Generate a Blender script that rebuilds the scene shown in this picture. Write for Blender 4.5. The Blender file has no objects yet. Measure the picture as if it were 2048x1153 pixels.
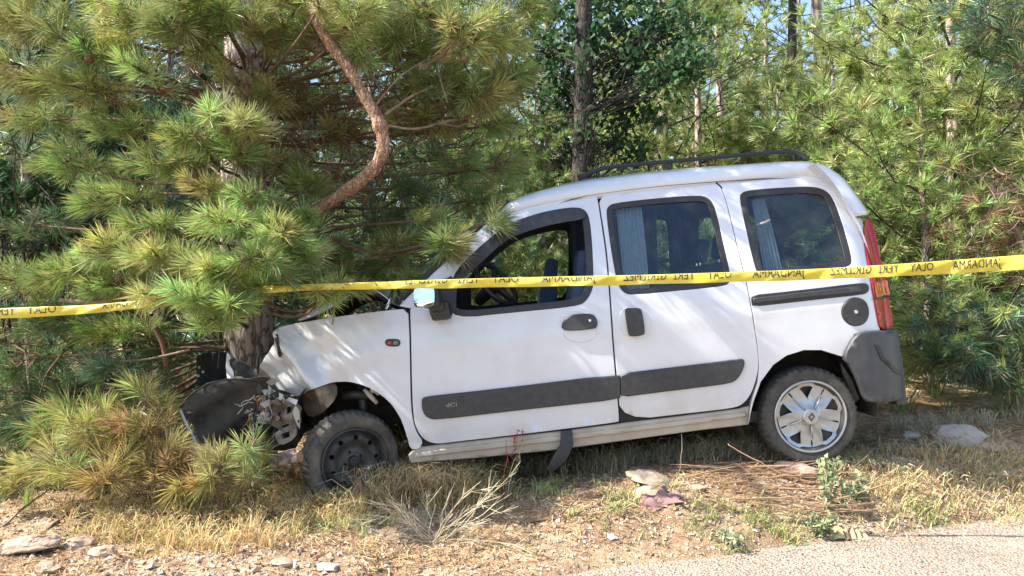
import bpy, bmesh, math, random
import numpy as np
from mathutils import Vector, Matrix
from mathutils.geometry import delaunay_2d_cdt

S = bpy.context.scene
COL = S.collection
# ------------------------------------------------------------------ camera, world, sun, exposure
F = 1500.0            # focal length in photo pixels (photo 2048 wide)
CX, HY = 1024.0, 590.0  # principal column, horizon row
CAMH = 1.25
cam_d = bpy.data.cameras.new('camera')
cam = bpy.data.objects.new('camera', cam_d); COL.objects.link(cam)
cam.location = (0, 0, CAMH); cam.rotation_euler = (math.radians(90), 0, 0)
cam_d.sensor_width = 36; cam_d.lens = F / 2048 * 36
cam_d.shift_y = (HY - 576.5) / 2048
cam_d.clip_end = 2000; cam_d.clip_start = 0.05
S.camera = cam

SUN_EL = math.radians(47)
SUN_DIR = Vector((0.985, 0.14, 0)).normalized()      # the way the light travels over the ground
travel = Vector((SUN_DIR.x*math.cos(SUN_EL), SUN_DIR.y*math.cos(SUN_EL), -math.sin(SUN_EL)))
w = bpy.data.worlds.new("World"); S.world = w; w.use_nodes = True
nt = w.node_tree; bg = nt.nodes['Background']
sky = nt.nodes.new('ShaderNodeTexSky'); sky.sky_type = 'NISHITA'; sky.sun_disc = False
sky.sun_elevation = SUN_EL
sky.sun_rotation = math.atan2(-travel.x, -travel.y)
sky.air_density = 1.0; sky.dust_density = 1.4; sky.ozone_density = 1.0
nt.links.new(sky.outputs[0], bg.inputs[0]); bg.inputs[1].default_value = 0.15
sun_d = bpy.data.lights.new('sun', 'SUN'); sun_d.energy = 5.0; sun_d.angle = math.radians(0.5)
sun_d.color = (1.0, 0.93, 0.81)
sun = bpy.data.objects.new('sun', sun_d); COL.objects.link(sun)
sun.rotation_euler = travel.to_track_quat('-Z', 'Y').to_euler(); sun.location = (-6, -2, 8)
S.view_settings.view_transform = 'Standard'; S.view_settings.look = 'None'
S.view_settings.gamma = 1; S.view_settings.use_curve_mapping = False
S.view_settings.exposure = 1.33
S.cycles.max_bounces = 8; S.cycles.transparent_max_bounces = 12
S.cycles.caustics_reflective = False; S.cycles.caustics_refractive = False
S.cycles.sample_clamp_indirect = 6
S.cycles.use_denoising = True; S.cycles.denoiser = 'OPENIMAGEDENOISE'

def W(px, py, d):
    """a point of the place seen at photo pixel px, py at distance d along the view"""
    return np.array([(px-CX)/F*d, d, CAMH-(py-HY)/F*d])

# ------------------------------------------------------------------ materials
def node_mat(name):
    m = bpy.data.materials.new(name); m.use_nodes = True
    n = m.node_tree.nodes; l = m.node_tree.links
    return m, n, l, n['Principled BSDF']
def ramp(n, stops):
    r = n.new('ShaderNodeValToRGB'); e = r.color_ramp.elements
    e[0].position = stops[0][0]; e[0].color = (*stops[0][1], 1)
    e[1].position = stops[1][0]; e[1].color = (*stops[1][1], 1)
    for p, c in stops[2:]:
        k = e.new(p); k.color = (*c, 1)
    return r
def noise(n, l, scale, detail=4, rough=.6, kind='NOISE', coord='Object'):
    tc = n.new('ShaderNodeTexCoord')
    if kind == 'NOISE':
        t = n.new('ShaderNodeTexNoise'); t.inputs['Detail'].default_value = detail; t.inputs['Roughness'].default_value = rough
    else:
        t = n.new('ShaderNodeTexVoronoi')
    t.inputs['Scale'].default_value = scale
    l.new(tc.outputs[coord], t.inputs['Vector'])
    return t
def mat(name, c1, c2=None, rough=.6, scale=20, metal=0, bump=0, bscale=None, coat=0, detail=4, coord='Object', spec=.5):
    m, n, l, b = node_mat(name)
    b.inputs['Roughness'].default_value = rough; b.inputs['Metallic'].default_value = metal
    b.inputs['Coat Weight'].default_value = coat; b.inputs['Coat Roughness'].default_value = .04
    b.inputs['Specular IOR Level'].default_value = spec
    t = noise(n, l, scale, detail, coord=coord)
    r = ramp(n, [(.32, c1), (.68, c2 or tuple(x*.82 for x in c1))])
    l.new(t.outputs['Fac'], r.inputs[0]); l.new(r.outputs[0], b.inputs['Base Color'])
    if bump:
        t2 = noise(n, l, bscale or scale*3, 5, coord=coord)
        bp = n.new('ShaderNodeBump'); bp.inputs['Strength'].default_value = bump; bp.inputs['Distance'].default_value = .01
        l.new(t2.outputs['Fac'], bp.inputs['Height']); l.new(bp.outputs[0], b.inputs['Normal'])
    return m
def leaf_mat(name, trans=.35, rough=.5):
    """foliage: colour comes from the blade's own colour attribute"""
    m, n, l, b = node_mat(name)
    a = n.new('ShaderNodeAttribute'); a.attribute_name = 'Col'
    l.new(a.outputs['Color'], b.inputs['Base Color']); b.inputs['Roughness'].default_value = rough
    b.inputs['Specular IOR Level'].default_value = .6
    tr = n.new('ShaderNodeBsdfTranslucent'); l.new(a.outputs['Color'], tr.inputs['Color'])
    mx = n.new('ShaderNodeMixShader'); mx.inputs[0].default_value = trans
    l.new(b.outputs[0], mx.inputs[1]); l.new(tr.outputs[0], mx.inputs[2])
    l.new(mx.outputs[0], n['Material Output'].inputs['Surface'])
    return m
def bark_mat(name, c_deep, c_mid, c_hi, vs=14):
    m, n, l, b = node_mat(name)
    tc = n.new('ShaderNodeTexCoord'); mp = n.new('ShaderNodeMapping'); mp.inputs['Scale'].default_value = (1, 1, .33)
    l.new(tc.outputs['Object'], mp.inputs[0])
    nz = n.new('ShaderNodeTexNoise'); nz.inputs['Scale'].default_value = vs*.8; nz.inputs['Detail'].default_value = 6
    nz.inputs['Distortion'].default_value = .8
    v = n.new('ShaderNodeTexVoronoi'); v.feature = 'DISTANCE_TO_EDGE'; v.inputs['Scale'].default_value = vs
    l.new(mp.outputs[0], nz.inputs['Vector'])
    vm = n.new('ShaderNodeVectorMath'); vm.operation = 'MULTIPLY_ADD'; vm.inputs[1].default_value = (.12, .12, .12)
    l.new(nz.outputs['Color'], vm.inputs[0]); l.new(mp.outputs[0], vm.inputs[2]); l.new(vm.outputs[0], v.inputs['Vector'])
    r = ramp(n, [(0.0, c_deep), (.12, c_mid)]); l.new(v.outputs['Distance'], r.inputs[0])
    r2 = ramp(n, [(.4, c_mid), (.65, c_hi)]); l.new(nz.outputs['Fac'], r2.inputs[0])
    mx = n.new('ShaderNodeMix'); mx.data_type = 'RGBA'; mx.blend_type = 'MULTIPLY'; mx.inputs[0].default_value = 1
    rr = ramp(n, [(0.0, (.25, .22, .2)), (.14, (1, 1, 1))]); l.new(v.outputs['Distance'], rr.inputs[0])
    l.new(r2.outputs[0], mx.inputs[6]); l.new(rr.outputs[0], mx.inputs[7]); l.new(mx.outputs[2], b.inputs['Base Color'])
    b.inputs['Roughness'].default_value = .9
    ad = n.new('ShaderNodeMath'); ad.operation = 'MULTIPLY_ADD'; ad.inputs[1].default_value = .5
    mn = n.new('ShaderNodeMath'); mn.operation = 'MINIMUM'; mn.inputs[1].default_value = .2
    l.new(v.outputs['Distance'], mn.inputs[0]); l.new(nz.outputs['Fac'], ad.inputs[0]); l.new(mn.outputs[0], ad.inputs[2])
    bp = n.new('ShaderNodeBump'); bp.inputs['Strength'].default_value = .9; bp.inputs['Distance'].default_value = .03
    l.new(ad.outputs[0], bp.inputs['Height']); l.new(bp.outputs[0], b.inputs['Normal'])
    return m

M = {}
def paint_mat():
    """white paint with road dust, heavier low down and in blotches"""
    m, n, l, b = node_mat('white_paint')
    tc = n.new('ShaderNodeTexCoord'); sp = n.new('ShaderNodeSeparateXYZ'); l.new(tc.outputs['Object'], sp.inputs[0])
    nz = n.new('ShaderNodeTexNoise'); nz.inputs['Scale'].default_value = 3.5; nz.inputs['Detail'].default_value = 7; nz.inputs['Roughness'].default_value = .65
    l.new(tc.outputs['Object'], nz.inputs['Vector'])
    mr = n.new('ShaderNodeMapRange'); mr.inputs[1].default_value = .45; mr.inputs[2].default_value = -.15; mr.inputs[3].default_value = 0; mr.inputs[4].default_value = .75
    l.new(sp.outputs['Z'], mr.inputs[0])
    ad = n.new('ShaderNodeMath'); ad.operation = 'MULTIPLY'; l.new(mr.outputs[0], ad.inputs[0]); l.new(nz.outputs['Fac'], ad.inputs[1])
    ad2 = n.new('ShaderNodeMath'); ad2.operation = 'ADD'; ad2.use_clamp = True; l.new(ad.outputs[0], ad2.inputs[0])
    r0 = ramp(n, [(.45, (0, 0, 0)), (.75, (.28, .28, .28))]); l.new(nz.outputs['Fac'], r0.inputs[0]); l.new(r0.outputs[0], ad2.inputs[1])
    mx = n.new('ShaderNodeMix'); mx.data_type = 'RGBA'; mx.inputs[6].default_value = (.63, .65, .70, 1); mx.inputs[7].default_value = (.42, .36, .29, 1)
    l.new(ad2.outputs[0], mx.inputs[0]); l.new(mx.outputs[2], b.inputs['Base Color'])
    rr = n.new('ShaderNodeMapRange'); rr.inputs[3].default_value = .32; rr.inputs[4].default_value = .7; l.new(ad2.outputs[0], rr.inputs[0])
    l.new(rr.outputs[0], b.inputs['Roughness'])
    b.inputs['Coat Weight'].default_value = .9; b.inputs['Coat Roughness'].default_value = .05
    nb = n.new('ShaderNodeTexNoise'); nb.inputs['Scale'].default_value = 2.2; l.new(tc.outputs['Object'], nb.inputs['Vector'])
    bp = n.new('ShaderNodeBump'); bp.inputs['Strength'].default_value = .25; bp.inputs['Distance'].default_value = .03
    l.new(nb.outputs['Fac'], bp.inputs['Height']); l.new(bp.outputs[0], b.inputs['Normal'])
    return m
M['paint'] = paint_mat()
M['plastic'] = mat('grey_black_plastic', (.026, .027, .03), (.045, .045, .047), rough=.5, scale=30, bump=.1, bscale=300)
M['bumperp'] = mat('bumper_plastic', (.042, .045, .052), (.062, .065, .072), rough=.5, scale=9, bump=.08, bscale=200)
M['black'] = mat('black_rubber', (.02, .02, .022), (.03, .03, .03), rough=.5, scale=30)
M['tyre'] = mat('worn_tyre', (.035, .033, .03), (.085, .08, .07), rough=.85, scale=16, bump=.3, bscale=90)
M['tyre_dusty'] = mat('dusty_tyre', (.05, .045, .04), (.17, .15, .125), rough=.85, scale=12, bump=.3, bscale=90)
M['bumperin'] = mat('dusty_black_shell', (.025, .022, .02), (.13, .11, .09), rough=.8, scale=6, bump=.3, bscale=40, detail=9)
M['lining'] = mat('dark_lining', (.02, .022, .025), (.03, .032, .036), rough=.8, scale=15)
M['seat'] = mat('seat_cloth', (.05, .085, .16), (.07, .105, .19), rough=.9, scale=40)
M['under'] = mat('underbody_dirt', (.03, .027, .024), (.07, .06, .05), rough=.9, scale=14)
M['silver'] = mat('silver_hubcap', (.36, .38, .41), (.44, .46, .48), rough=.32, scale=8, metal=.75)
M['steel'] = mat('dark_steel_rim', (.03, .03, .032), (.10, .095, .088), rough=.55, scale=10, metal=.4)
M['chrome'] = mat('bright_metal', (.6, .6, .6), (.7, .7, .7), rough=.2, metal=1)
M['mirror'] = mat('mirror_glass', (.42, .52, .66), (.46, .55, .68), rough=.02, metal=1)
M['beige'] = mat('broken_beige_plastic', (.48, .42, .33), (.24, .19, .14), rough=.6, scale=12, bump=.2)
M['brownp'] = mat('brown_dirty_plastic', (.30, .23, .16), (.12, .09, .07), rough=.7, scale=14, bump=.2)
M['wirew'] = mat('pale_wire', (.5, .47, .42), rough=.5)
M['wireo'] = mat('orange_wire', (.5, .2, .05), rough=.5)
M['curtain'] = mat('pale_curtain', (.42, .46, .48), (.34, .38, .40), rough=.95, scale=30)
M['sill'] = mat('dusty_sill', (.48, .43, .36), (.36, .31, .24), rough=.7, scale=7, detail=8)
M['red'] = mat('red_lens', (.50, .012, .02), (.40, .01, .018), rough=.22, scale=12, coat=.2)
M['amber'] = mat('amber_lens', (.75, .22, .03), (.65, .17, .02), rough=.15, scale=12, coat=1)
M['rust'] = mat('rust', (.18, .09, .05), (.10, .05, .03), rough=.9, scale=30)
def glass_mat(name, tint, gl):
    m, n, l, b = node_mat(name); n.remove(b)
    t = n.new('ShaderNodeBsdfTransparent'); t.inputs[0].default_value = (*tint, 1)
    g = n.new('ShaderNodeBsdfGlossy'); g.inputs['Roughness'].default_value = .03; g.inputs[0].default_value = (.9, .95, 1, 1)
    fr = n.new('ShaderNodeFresnel'); fr.inputs[0].default_value = 1.5
    ad = n.new('ShaderNodeMath'); ad.operation = 'MULTIPLY_ADD'; ad.inputs[1].default_value = .8; ad.inputs[2].default_value = gl; ad.use_clamp = True
    nz = noise(n, l, 9, 6); r = ramp(n, [(.45, (0, 0, 0)), (.9, (.07, .07, .07))]); l.new(nz.outputs['Fac'], r.inputs[0])
    d = n.new('ShaderNodeBsdfDiffuse'); d.inputs[0].default_value = (.4, .38, .34, 1)
    l.new(fr.outputs[0], ad.inputs[0])
    mx = n.new('ShaderNodeMixShader'); l.new(ad.outputs[0], mx.inputs[0]); l.new(t.outputs[0], mx.inputs[1]); l.new(g.outputs[0], mx.inputs[2])
    m2 = n.new('ShaderNodeMixShader'); l.new(r.outputs[0], m2.inputs[0]); l.new(mx.outputs[0], m2.inputs[1]); l.new(d.outputs[0], m2.inputs[2])
    l.new(m2.outputs[0], n['Material Output'].inputs['Surface'])
    return m
M['glass'] = glass_mat('tinted_glass', (.85, .91, .94), .0)
M['glassc'] = glass_mat('clear_glass', (.94, .96, .96), .0)
M['needle'] = leaf_mat('pine_needles', .35, .38)
M['leaf'] = leaf_mat('broad_leaves', .40, .75)
M['grass'] = leaf_mat('grass_blades', .30, .7)
M['bark'] = bark_mat('pine_bark', (.12, .08, .065), (.44, .33, .27), (.62, .52, .45), 16)
M['barkdark'] = bark_mat('dark_bark', (.015, .013, .012), (.045, .038, .032), (.08, .066, .055), 18)
M['barkpale'] = bark_mat('pale_bark', (.12, .09, .075), (.34, .27, .23), (.50, .42, .37), 12)
M['barkorange'] = bark_mat('orange_bark', (.20, .09, .05), (.46, .25, .15), (.58, .38, .26), 42)
M['twig'] = mat('twig_bark', (.16, .095, .06), (.09, .055, .035), rough=.9, scale=30, bump=.3, bscale=120)
M['twigfar'] = mat('far_twig_bark', (.09, .065, .05), (.05, .04, .03), rough=.9, scale=30)
M['deadtwig'] = mat('dead_twig', (.30, .22, .16), (.20, .14, .10), rough=.9, scale=30)
M['strawtwig'] = mat('straw_twig', (.42, .27, .16), (.28, .17, .10), rough=.9, scale=30)

# ------------------------------------------------------------------ mesh helpers
def link(o, parent=None):
    COL.objects.link(o)
    if parent is not None: o.parent = parent
    return o
def tag(o, label=None, cat=None, group=None, kind=None):
    if label: o['label'] = label
    if cat: o['category'] = cat
    if group: o['group'] = group
    if kind: o['kind'] = kind
    return o
def empty(name, loc=(0, 0, 0), rot=(0, 0, 0)):
    o = bpy.data.objects.new(name, None); o.empty_display_size = .1
    o.location = loc; o.rotation_euler = rot
    return link(o)
def finish(me, m, smooth):
    if m is not None: me.materials.append(m)
    me.polygons.foreach_set('use_smooth', np.full(len(me.polygons), smooth))
    me.update()
def mesh_py(name, V, Fc, m, parent=None, smooth=False):
    me = bpy.data.meshes.new(name)
    me.from_pydata([tuple(map(float, v)) for v in V], [], [tuple(f) for f in Fc]); finish(me, m, smooth)
    return link(bpy.data.objects.new(name, me), parent)
def mesh_tris(name, V, T, m, parent=None, col=None, smooth=False, linkit=True):
    V = np.asarray(V, dtype=np.float32); T = np.asarray(T, dtype=np.int32)
    me = bpy.data.meshes.new(name)
    me.vertices.add(len(V)); me.vertices.foreach_set('co', V.ravel())
    me.loops.add(len(T)*3); me.loops.foreach_set('vertex_index', T.ravel())
    me.polygons.add(len(T)); me.polygons.foreach_set('loop_start', np.arange(len(T), dtype=np.int32)*3)
    me.update(calc_edges=True)
    if col is not None:
        a = me.color_attributes.new('Col', 'FLOAT_COLOR', 'POINT')
        c = np.ones((len(V), 4), dtype=np.float32); c[:, :3] = col; a.data.foreach_set('color', c.ravel())
    finish(me, m, smooth)
    o = bpy.data.objects.new(name, me)
    return link(o, parent) if linkit else o
class MB:
    def __init__(s): s.V = []; s.F = []; s.n = 0
    def add(s, V, Fc):
        s.V.append(np.asarray(V, dtype=float)); s.F += [tuple(int(i)+s.n for i in f) for f in Fc]; s.n += len(V); return s
    def tube(s, P, R, k=6, cap=True):
        P = np.asarray(P, dtype=float); n = len(P)
        R = np.broadcast_to(np.asarray(R, dtype=float), (n,)) if np.ndim(R) else np.full(n, R)
        T = np.gradient(P, axis=0); T /= np.linalg.norm(T, axis=1)[:, None]+1e-9
        up = np.array([0, 0, 1.]) if abs(T[0][2]) < .8 else np.array([1., 0, 0])
        V = []
        a = np.arange(k)*2*math.pi/k
        for i in range(n):
            u = np.cross(T[i], up); u /= np.linalg.norm(u)+1e-9; v = np.cross(T[i], u); up = -v if False else up
            V.append(P[i]+R[i]*(np.cos(a)[:, None]*u+np.sin(a)[:, None]*v))
        Fc = []
        for i in range(n-1):
            for j in range(k):
                Fc.append((i*k+j, i*k+(j+1) % k, (i+1)*k+(j+1) % k, (i+1)*k+j))
        if cap:
            Fc.append(tuple(range(k-1, -1, -1))); Fc.append(tuple((n-1)*k+j for j in range(k)))
        return s.add(np.concatenate(V), Fc)
    def box(s, c, h, rot=None):
        V = np.array([[x, y, z] for x in (-1, 1) for y in (-1, 1) for z in (-1, 1)], float)*np.array(h)
        if rot is not None: V = V @ np.array(Matrix.Rotation(rot[0], 3, rot[1])).T
        return s.add(V+np.array(c), [(0, 1, 3, 2), (4, 6, 7, 5), (0, 4, 5, 1), (2, 3, 7, 6), (0, 2, 6, 4), (1, 5, 7, 3)])
    def lathe(s, prof, k=48, c=(0, 0, 0), ax='y', rad=None):
        """prof: list of (r, t); revolved about the y axis; rad(i, a) may alter the radius"""
        V = []
        for i, (r, t) in enumerate(prof):
            for j in range(k):
                a = 2*math.pi*j/k; rr = r if rad is None else rad(i, j, r)
                V.append((c[0]+rr*math.cos(a), c[1]+t, c[2]+rr*math.sin(a)))
        Fc = [(i*k+j, (i+1)*k+j, (i+1)*k+(j+1) % k, i*k+(j+1) % k) for i in range(len(prof)-1) for j in range(k)]
        return s.add(V, Fc)
    def build(s, name, m, parent=None, smooth=False, bevel=0, xf=None, auto=None):
        V = np.concatenate(s.V)
        if xf is not None: V = xf(V)
        o = mesh_py(name, V, s.F, m, parent, smooth)
        if bevel:
            bm = bmesh.new(); bm.from_mesh(o.data)
            es = [e for e in bm.edges if len(e.link_faces) == 2 and e.calc_face_angle(0) > .6]
            bmesh.ops.bevel(bm, geom=es, offset=bevel, segments=2, affect='EDGES', profile=.6)
            for f in bm.faces: f.smooth = True
            for e in bm.edges:
                if len(e.link_faces) == 2 and e.calc_face_angle(0) > .7: e.smooth = False
            bm.to_mesh(o.data); bm.free()
        elif auto:
            bm = bmesh.new(); bm.from_mesh(o.data)
            for f in bm.faces: f.smooth = True
            for e in bm.edges:
                if len(e.link_faces) == 2 and e.calc_face_angle(0) > auto: e.smooth = False
            bm.to_mesh(o.data); bm.free()
        return o
def chaikin(P, it=2, closed=True):
    P = np.asarray(P, float)
    for _ in range(it):
        if closed:
            Q = np.roll(P, -1, 0); P = np.stack([.75*P+.25*Q, .25*P+.75*Q], 1).reshape(-1, P.shape[1])
        else:
            A = P[:-1]; B = P[1:]; M_ = np.stack([.75*A+.25*B, .25*A+.75*B], 1).reshape(-1, P.shape[1])
            P = np.concatenate([P[:1], M_, P[-1:]])
    return P
def resample(P, step):
    P = np.asarray(P, float); out = []
    for a, b in zip(P, np.roll(P, -1, 0)):
        L = np.linalg.norm(b-a)
        if L < 1e-6: continue
        k = max(1, int(math.ceil(L/step)))
        for i in range(k): out.append(a+(b-a)*i/k)
    return np.array(out)
def area2(P):
    x, y = P[:, 0], P[:, 1]; return .5*np.sum(x*np.roll(y, -1)-np.roll(x, -1)*y)
def offset2(P, d):
    """move a loop outwards (d>0) along its normals; loop must be CCW"""
    A = P-np.roll(P, 1, 0); B = np.roll(P, -1, 0)-P
    A /= np.linalg.norm(A, axis=1)[:, None]+1e-12; B /= np.linalg.norm(B, axis=1)[:, None]+1e-12
    N = np.stack([A[:, 1]+B[:, 1], -A[:, 0]-B[:, 0]], 1); N /= np.linalg.norm(N, axis=1)[:, None]+1e-12
    return P+N*d
def inside(P, Q):
    x, y = Q[:, 0], Q[:, 1]; r = np.zeros(len(Q), bool)
    a = P; b = np.roll(P, -1, 0)
    for (x1, y1), (x2, y2) in zip(a, b):
        if y1 == y2: continue
        c = ((y1 > y) != (y2 > y)) & (x < (x2-x1)*(y-y1)/(y2-y1)+x1)
        r ^= c
    return r
def sheet(outer, holes, step, fmap, thick, bev=.0025, extra=None):
    """a bent sheet with holes: loops in the flat (u, v), fmap(uv, off) -> xyz.  Returns V, F (triangles and quads)"""
    loops = []
    for i, L in enumerate([outer]+list(holes)):
        L = resample(np.asarray(L, float), step)
        if area2(L) < 0: L = L[::-1]
        loops.append(L)
    pts = []; edges = []
    for L in loops:
        s = len(pts); pts += [Vector(p) for p in L]; edges += [(s+i, s+(i+1) % len(L)) for i in range(len(L))]
    lo = loops[0].min(0); hi = loops[0].max(0)
    gx, gy = np.meshgrid(np.arange(lo[0]+step*.5, hi[0], step), np.arange(lo[1]+step*.5, hi[1], step))
    G = np.stack([gx.ravel(), gy.ravel()], 1)
    if len(G):
        k = inside(loops[0], G)
        for H in loops[1:]: k &= ~inside(H, G)
        G = G[k]
        B = np.concatenate(loops)
        if len(G):
            dmin = np.array([np.min(np.sum((B-g)**2, 1)) for g in G]); G = G[dmin > (step*.45)**2]
        pts += [Vector(p) for p in G]
    if extra is not None: pts += [Vector(p) for p in extra]
    vo, _, fo, *_ = delaunay_2d_cdt(pts, edges, [], 0, 1e-6)
    U = np.array([tuple(v) for v in vo]); T = np.array([tuple(f) for f in fo])
    c = U[T].mean(1); k = inside(loops[0], c)
    for H in loops[1:]: k &= ~inside(H, c)
    T = T[k]
    # wind towards the viewer side (-y for the near side)
    a = U[T]; ar = (a[:, 1, 0]-a[:, 0, 0])*(a[:, 2, 1]-a[:, 0, 1])-(a[:, 2, 0]-a[:, 0, 0])*(a[:, 1, 1]-a[:, 0, 1])
    T[ar < 0] = T[ar < 0][:, ::-1]
    nv = len(U)
    V = [fmap(U, bev*0), fmap(U, thick)]; Fc = [tuple(t) for t in T]+[(t[2]+nv, t[1]+nv, t[0]+nv) for t in T]
    off = 2*nv
    for i, L in enumerate(loops):
        d = bev if i == 0 else -bev
        L1 = offset2(L, d); n = len(L)
        rings = [fmap(L, 0), fmap(L1, bev), fmap(L1, bev), fmap(L1, thick), fmap(L1, thick), fmap(L, thick)]
        for r in range(0, 6, 2):
            V += [rings[r], rings[r+1]]
            for j in range(n):
                q = (off+j, off+n+j, off+n+(j+1) % n, off+(j+1) % n)
                Fc.append(q if i == 0 else q[::-1])
            off += 2*n
    return np.concatenate(V), Fc

# ------------------------------------------------------------------ ground height
def fbm(x, y, f=1.0, o=4, seed=1):
    r = np.random.RandomState(seed); s = 0; a = 1
    for i in range(o):
        for _ in range(3):
            th = r.rand()*6.283; ph = r.rand()*6.283; ff = f*(.8+.5*r.rand())
            s = s+a*np.sin((x*math.cos(th)+y*math.sin(th))*ff*6.283+ph+1.7*np.sin((x*math.sin(th)-y*math.cos(th))*ff*4.1+ph*2))/3
        f *= 2.05; a *= .5
    return s
E0 = np.array([.35, 3.33]); EDIR = np.array([2.49, .84]); EDIR /= np.linalg.norm(EDIR); EN = np.array([-EDIR[1], EDIR[0]])
def sstep(a, b, x):
    t = np.clip((x-a)/(b-a), 0, 1); return t*t*(3-2*t)
def h(x, y):
    x = np.asarray(x, float); y = np.asarray(y, float)
    t = (x-E0[0])*EN[0]+(y-E0[1])*EN[1]
    t = t+.05*fbm(x, y, .8, 3, 5)
    tgt = .06-.005*sstep(-2.2, -.9, x)+.20*sstep(-.7, 1.5, x)+.10*sstep(1.8, 3.5, x)
    b = sstep(-.02, .62, t)
    z = -.035+b*(tgt+.035)+.035*sstep(-.02, .12, t)*(1-b)
    z = z+b*(.018*fbm(x, y, .7, 3, 8)+.007*fbm(x, y, 4.5, 3, 9))*sstep(0, .3, t)
    far = np.clip(y-5.6, 0, 400)
    z = z+np.where(t > 0, .055*np.minimum(far, 60)+.08*sstep(0, 3, far)*fbm(x, y, .15, 3, 11), 0)
    return z
def ground_at(px, py):
    d = 2.6
    while d < 60:
        p = W(px, py, d)
        if p[2] <= float(h(p[0], p[1])): return p
        d += .01
    return W(px, py, 8)
# ================================================================== THE CAR
# local frame: x to the tail, y into the car from its near side, z up; origin at the rear wheel's hub
TILT = math.radians(6.2); CARD = 4.3; CARW = 1.66
HUB = W(1625, 835, CARD)
ca, sa = math.cos(TILT), math.sin(TILT)
CREASE = None
def side_y(x, z):
    x = np.asarray(x, float); z = np.asarray(z, float)
    s = .15*(np.clip(z-.72, 0, 2)/.78)**1.25+.05*(np.clip(.02-z, 0, 1)/.2)**2+.022*((z-.38)/.45)**2
    s = s-.006*np.exp(-((z-.63)/.03)**2)+.005*np.exp(-((z-.10)/.035)**2)
    s = s+.11*(np.clip(x-.34, 0, .3)/.17)**2
    if CREASE is not None:
        (x0, z0), (nx, nz) = CREASE
        t = (x-x0)*nx+(z-z0)*nz                    # >0 beyond the crease, towards the crushed nose
        m = sstep(-2.35, -2.6, x)
        s = s+m*(1.05*np.clip(t, 0, .5)-.065*np.exp(-(t/.045)**2)+.03*np.exp(-((t+.09)/.05)**2))
        s = s+sstep(-2.3, -2.9, x)*(.014*np.sin(x*21+z*13)+.012*np.sin(z*31-x*9)+.006*np.sin(x*60+z*44))
    return s
def loc(px, py, extra=0.0):
    """photo pixel -> (x, z) of the car on its side surface"""
    yo = extra
    for _ in range(12):
        p = W(px, py, CARD+yo); dx, dz = p[0]-HUB[0], p[2]-HUB[2]
        x, z = dx*ca+dz*sa, -dx*sa+dz*ca
        yo = .5*yo+.5*(min(float(side_y(x, z)), .5)+extra)
    return np.array([x, z])
def L(pts, extra=0.0): return np.array([loc(a, b, extra) for a, b in pts])
_a, _b = loc(554, 668), loc(629, 774)
_d = (_b-_a)/np.linalg.norm(_b-_a); CREASE = (tuple(_a), (-_d[1]*(-1 if _d[1] > 0 else 1), _d[0]))
_n = np.array([-abs(_d[1]), -abs(_d[0])]); CREASE = (tuple(_a), tuple(_n))

car = empty('car', tuple(HUB), (0, -TILT, 0))
tag(car, 'white passenger van with its nose crushed against the pine trunk', 'car')
car['group'] = 'wrecked car'
del car['group']

def side_map(inset, far=False):
    def f(U, off):
        y = side_y(U[:, 0], U[:, 1])+inset+off
        if far: y = CARW-y
        return np.stack([U[:, 0], y, U[:, 1]], 1)
    return f
def panel(name, outer, holes, m, parent=car, inset=0, thick=.02, step=.045, bev=.0025, smooth_it=2, far=False, shrink=0, sm_holes=2, extra=None):
    o = chaikin(outer, smooth_it) if smooth_it else np.asarray(outer, float)
    if area2(o) < 0: o = o[::-1]
    if shrink: o = offset2(o, -shrink)
    V, Fc = sheet(o, [chaikin(h_, sm_holes) if sm_holes else h_ for h_ in holes], step, side_map(inset, far), thick, bev, extra)
    if far: Fc = [f[::-1] for f in Fc]
    ob = mesh_py(name, V, Fc, m, parent, True)
    if ob.parent is not car and ob.parent is not None: ob.matrix_parent_inverse = Matrix.Identity(4)
    return ob

# ---- traced lines (photo pixels)
gutter = [(1024, 420), (1045, 412), (1060, 408), (1095, 400), (1133, 393), (1193, 386)]
door_front = [(820, 619), (821, 660), (822, 700), (823, 760), (825, 815), (828, 845), (836, 866), (850, 882), (868, 888), (885, 888)]
fdoor_px = door_front+[(900, 886), (1124, 860), (1238, 845), (1239, 843), (1232, 760), (1223, 660), (1213, 512), (1202, 440), (1194, 388), (1193, 386)] \
    + gutter[::-1][1:]+[(985, 458), (935, 508), (899, 550), (862, 585), (830, 612), (821, 617)]
fwin_px = [(904, 636), (1030, 623), (1156, 611), (1172, 600), (1183, 580), (1185, 560), (1183, 500), (1178, 440), (1170, 422), (1152, 416), (1112, 421), (1073, 430), (1026, 446), (992, 469), (946, 508), (905, 553), (903, 600)]
sdoor_px = [(1241, 843), (1400, 825), (1470, 817), (1488, 808), (1504, 787), (1514, 755), (1518, 733), (1515, 690), (1505, 629), (1492, 562), (1475, 496), (1459, 429), (1450, 395), (1442, 374), (1428, 364), (1405, 362), (1300, 372), (1195, 386), (1204, 440), (1215, 512), (1225, 660), (1234, 760)]
swin_px = [(1211, 425), (1216, 411), (1232, 405), (1313, 396), (1395, 390), (1418, 395), (1431, 412), (1446, 479), (1458, 530), (1463, 558), (1458, 570), (1440, 575), (1346, 584), (1264, 592), (1246, 587), (1233, 566), (1221, 500)]
qwin_px = [(1477, 395), (1484, 384), (1500, 380), (1545, 376), (1620, 372), (1650, 378), (1668, 396), (1691, 463), (1706, 519), (1704, 530), (1692, 537), (1610, 548), (1532, 557), (1516, 552), (1508, 530), (1497, 485)]
arch_r = [(1497, 850), (1500, 830), (1508, 800), (1521, 764), (1546, 730), (1573, 711), (1608, 700), (1643, 700), (1672, 709), (1684, 714)]
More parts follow.
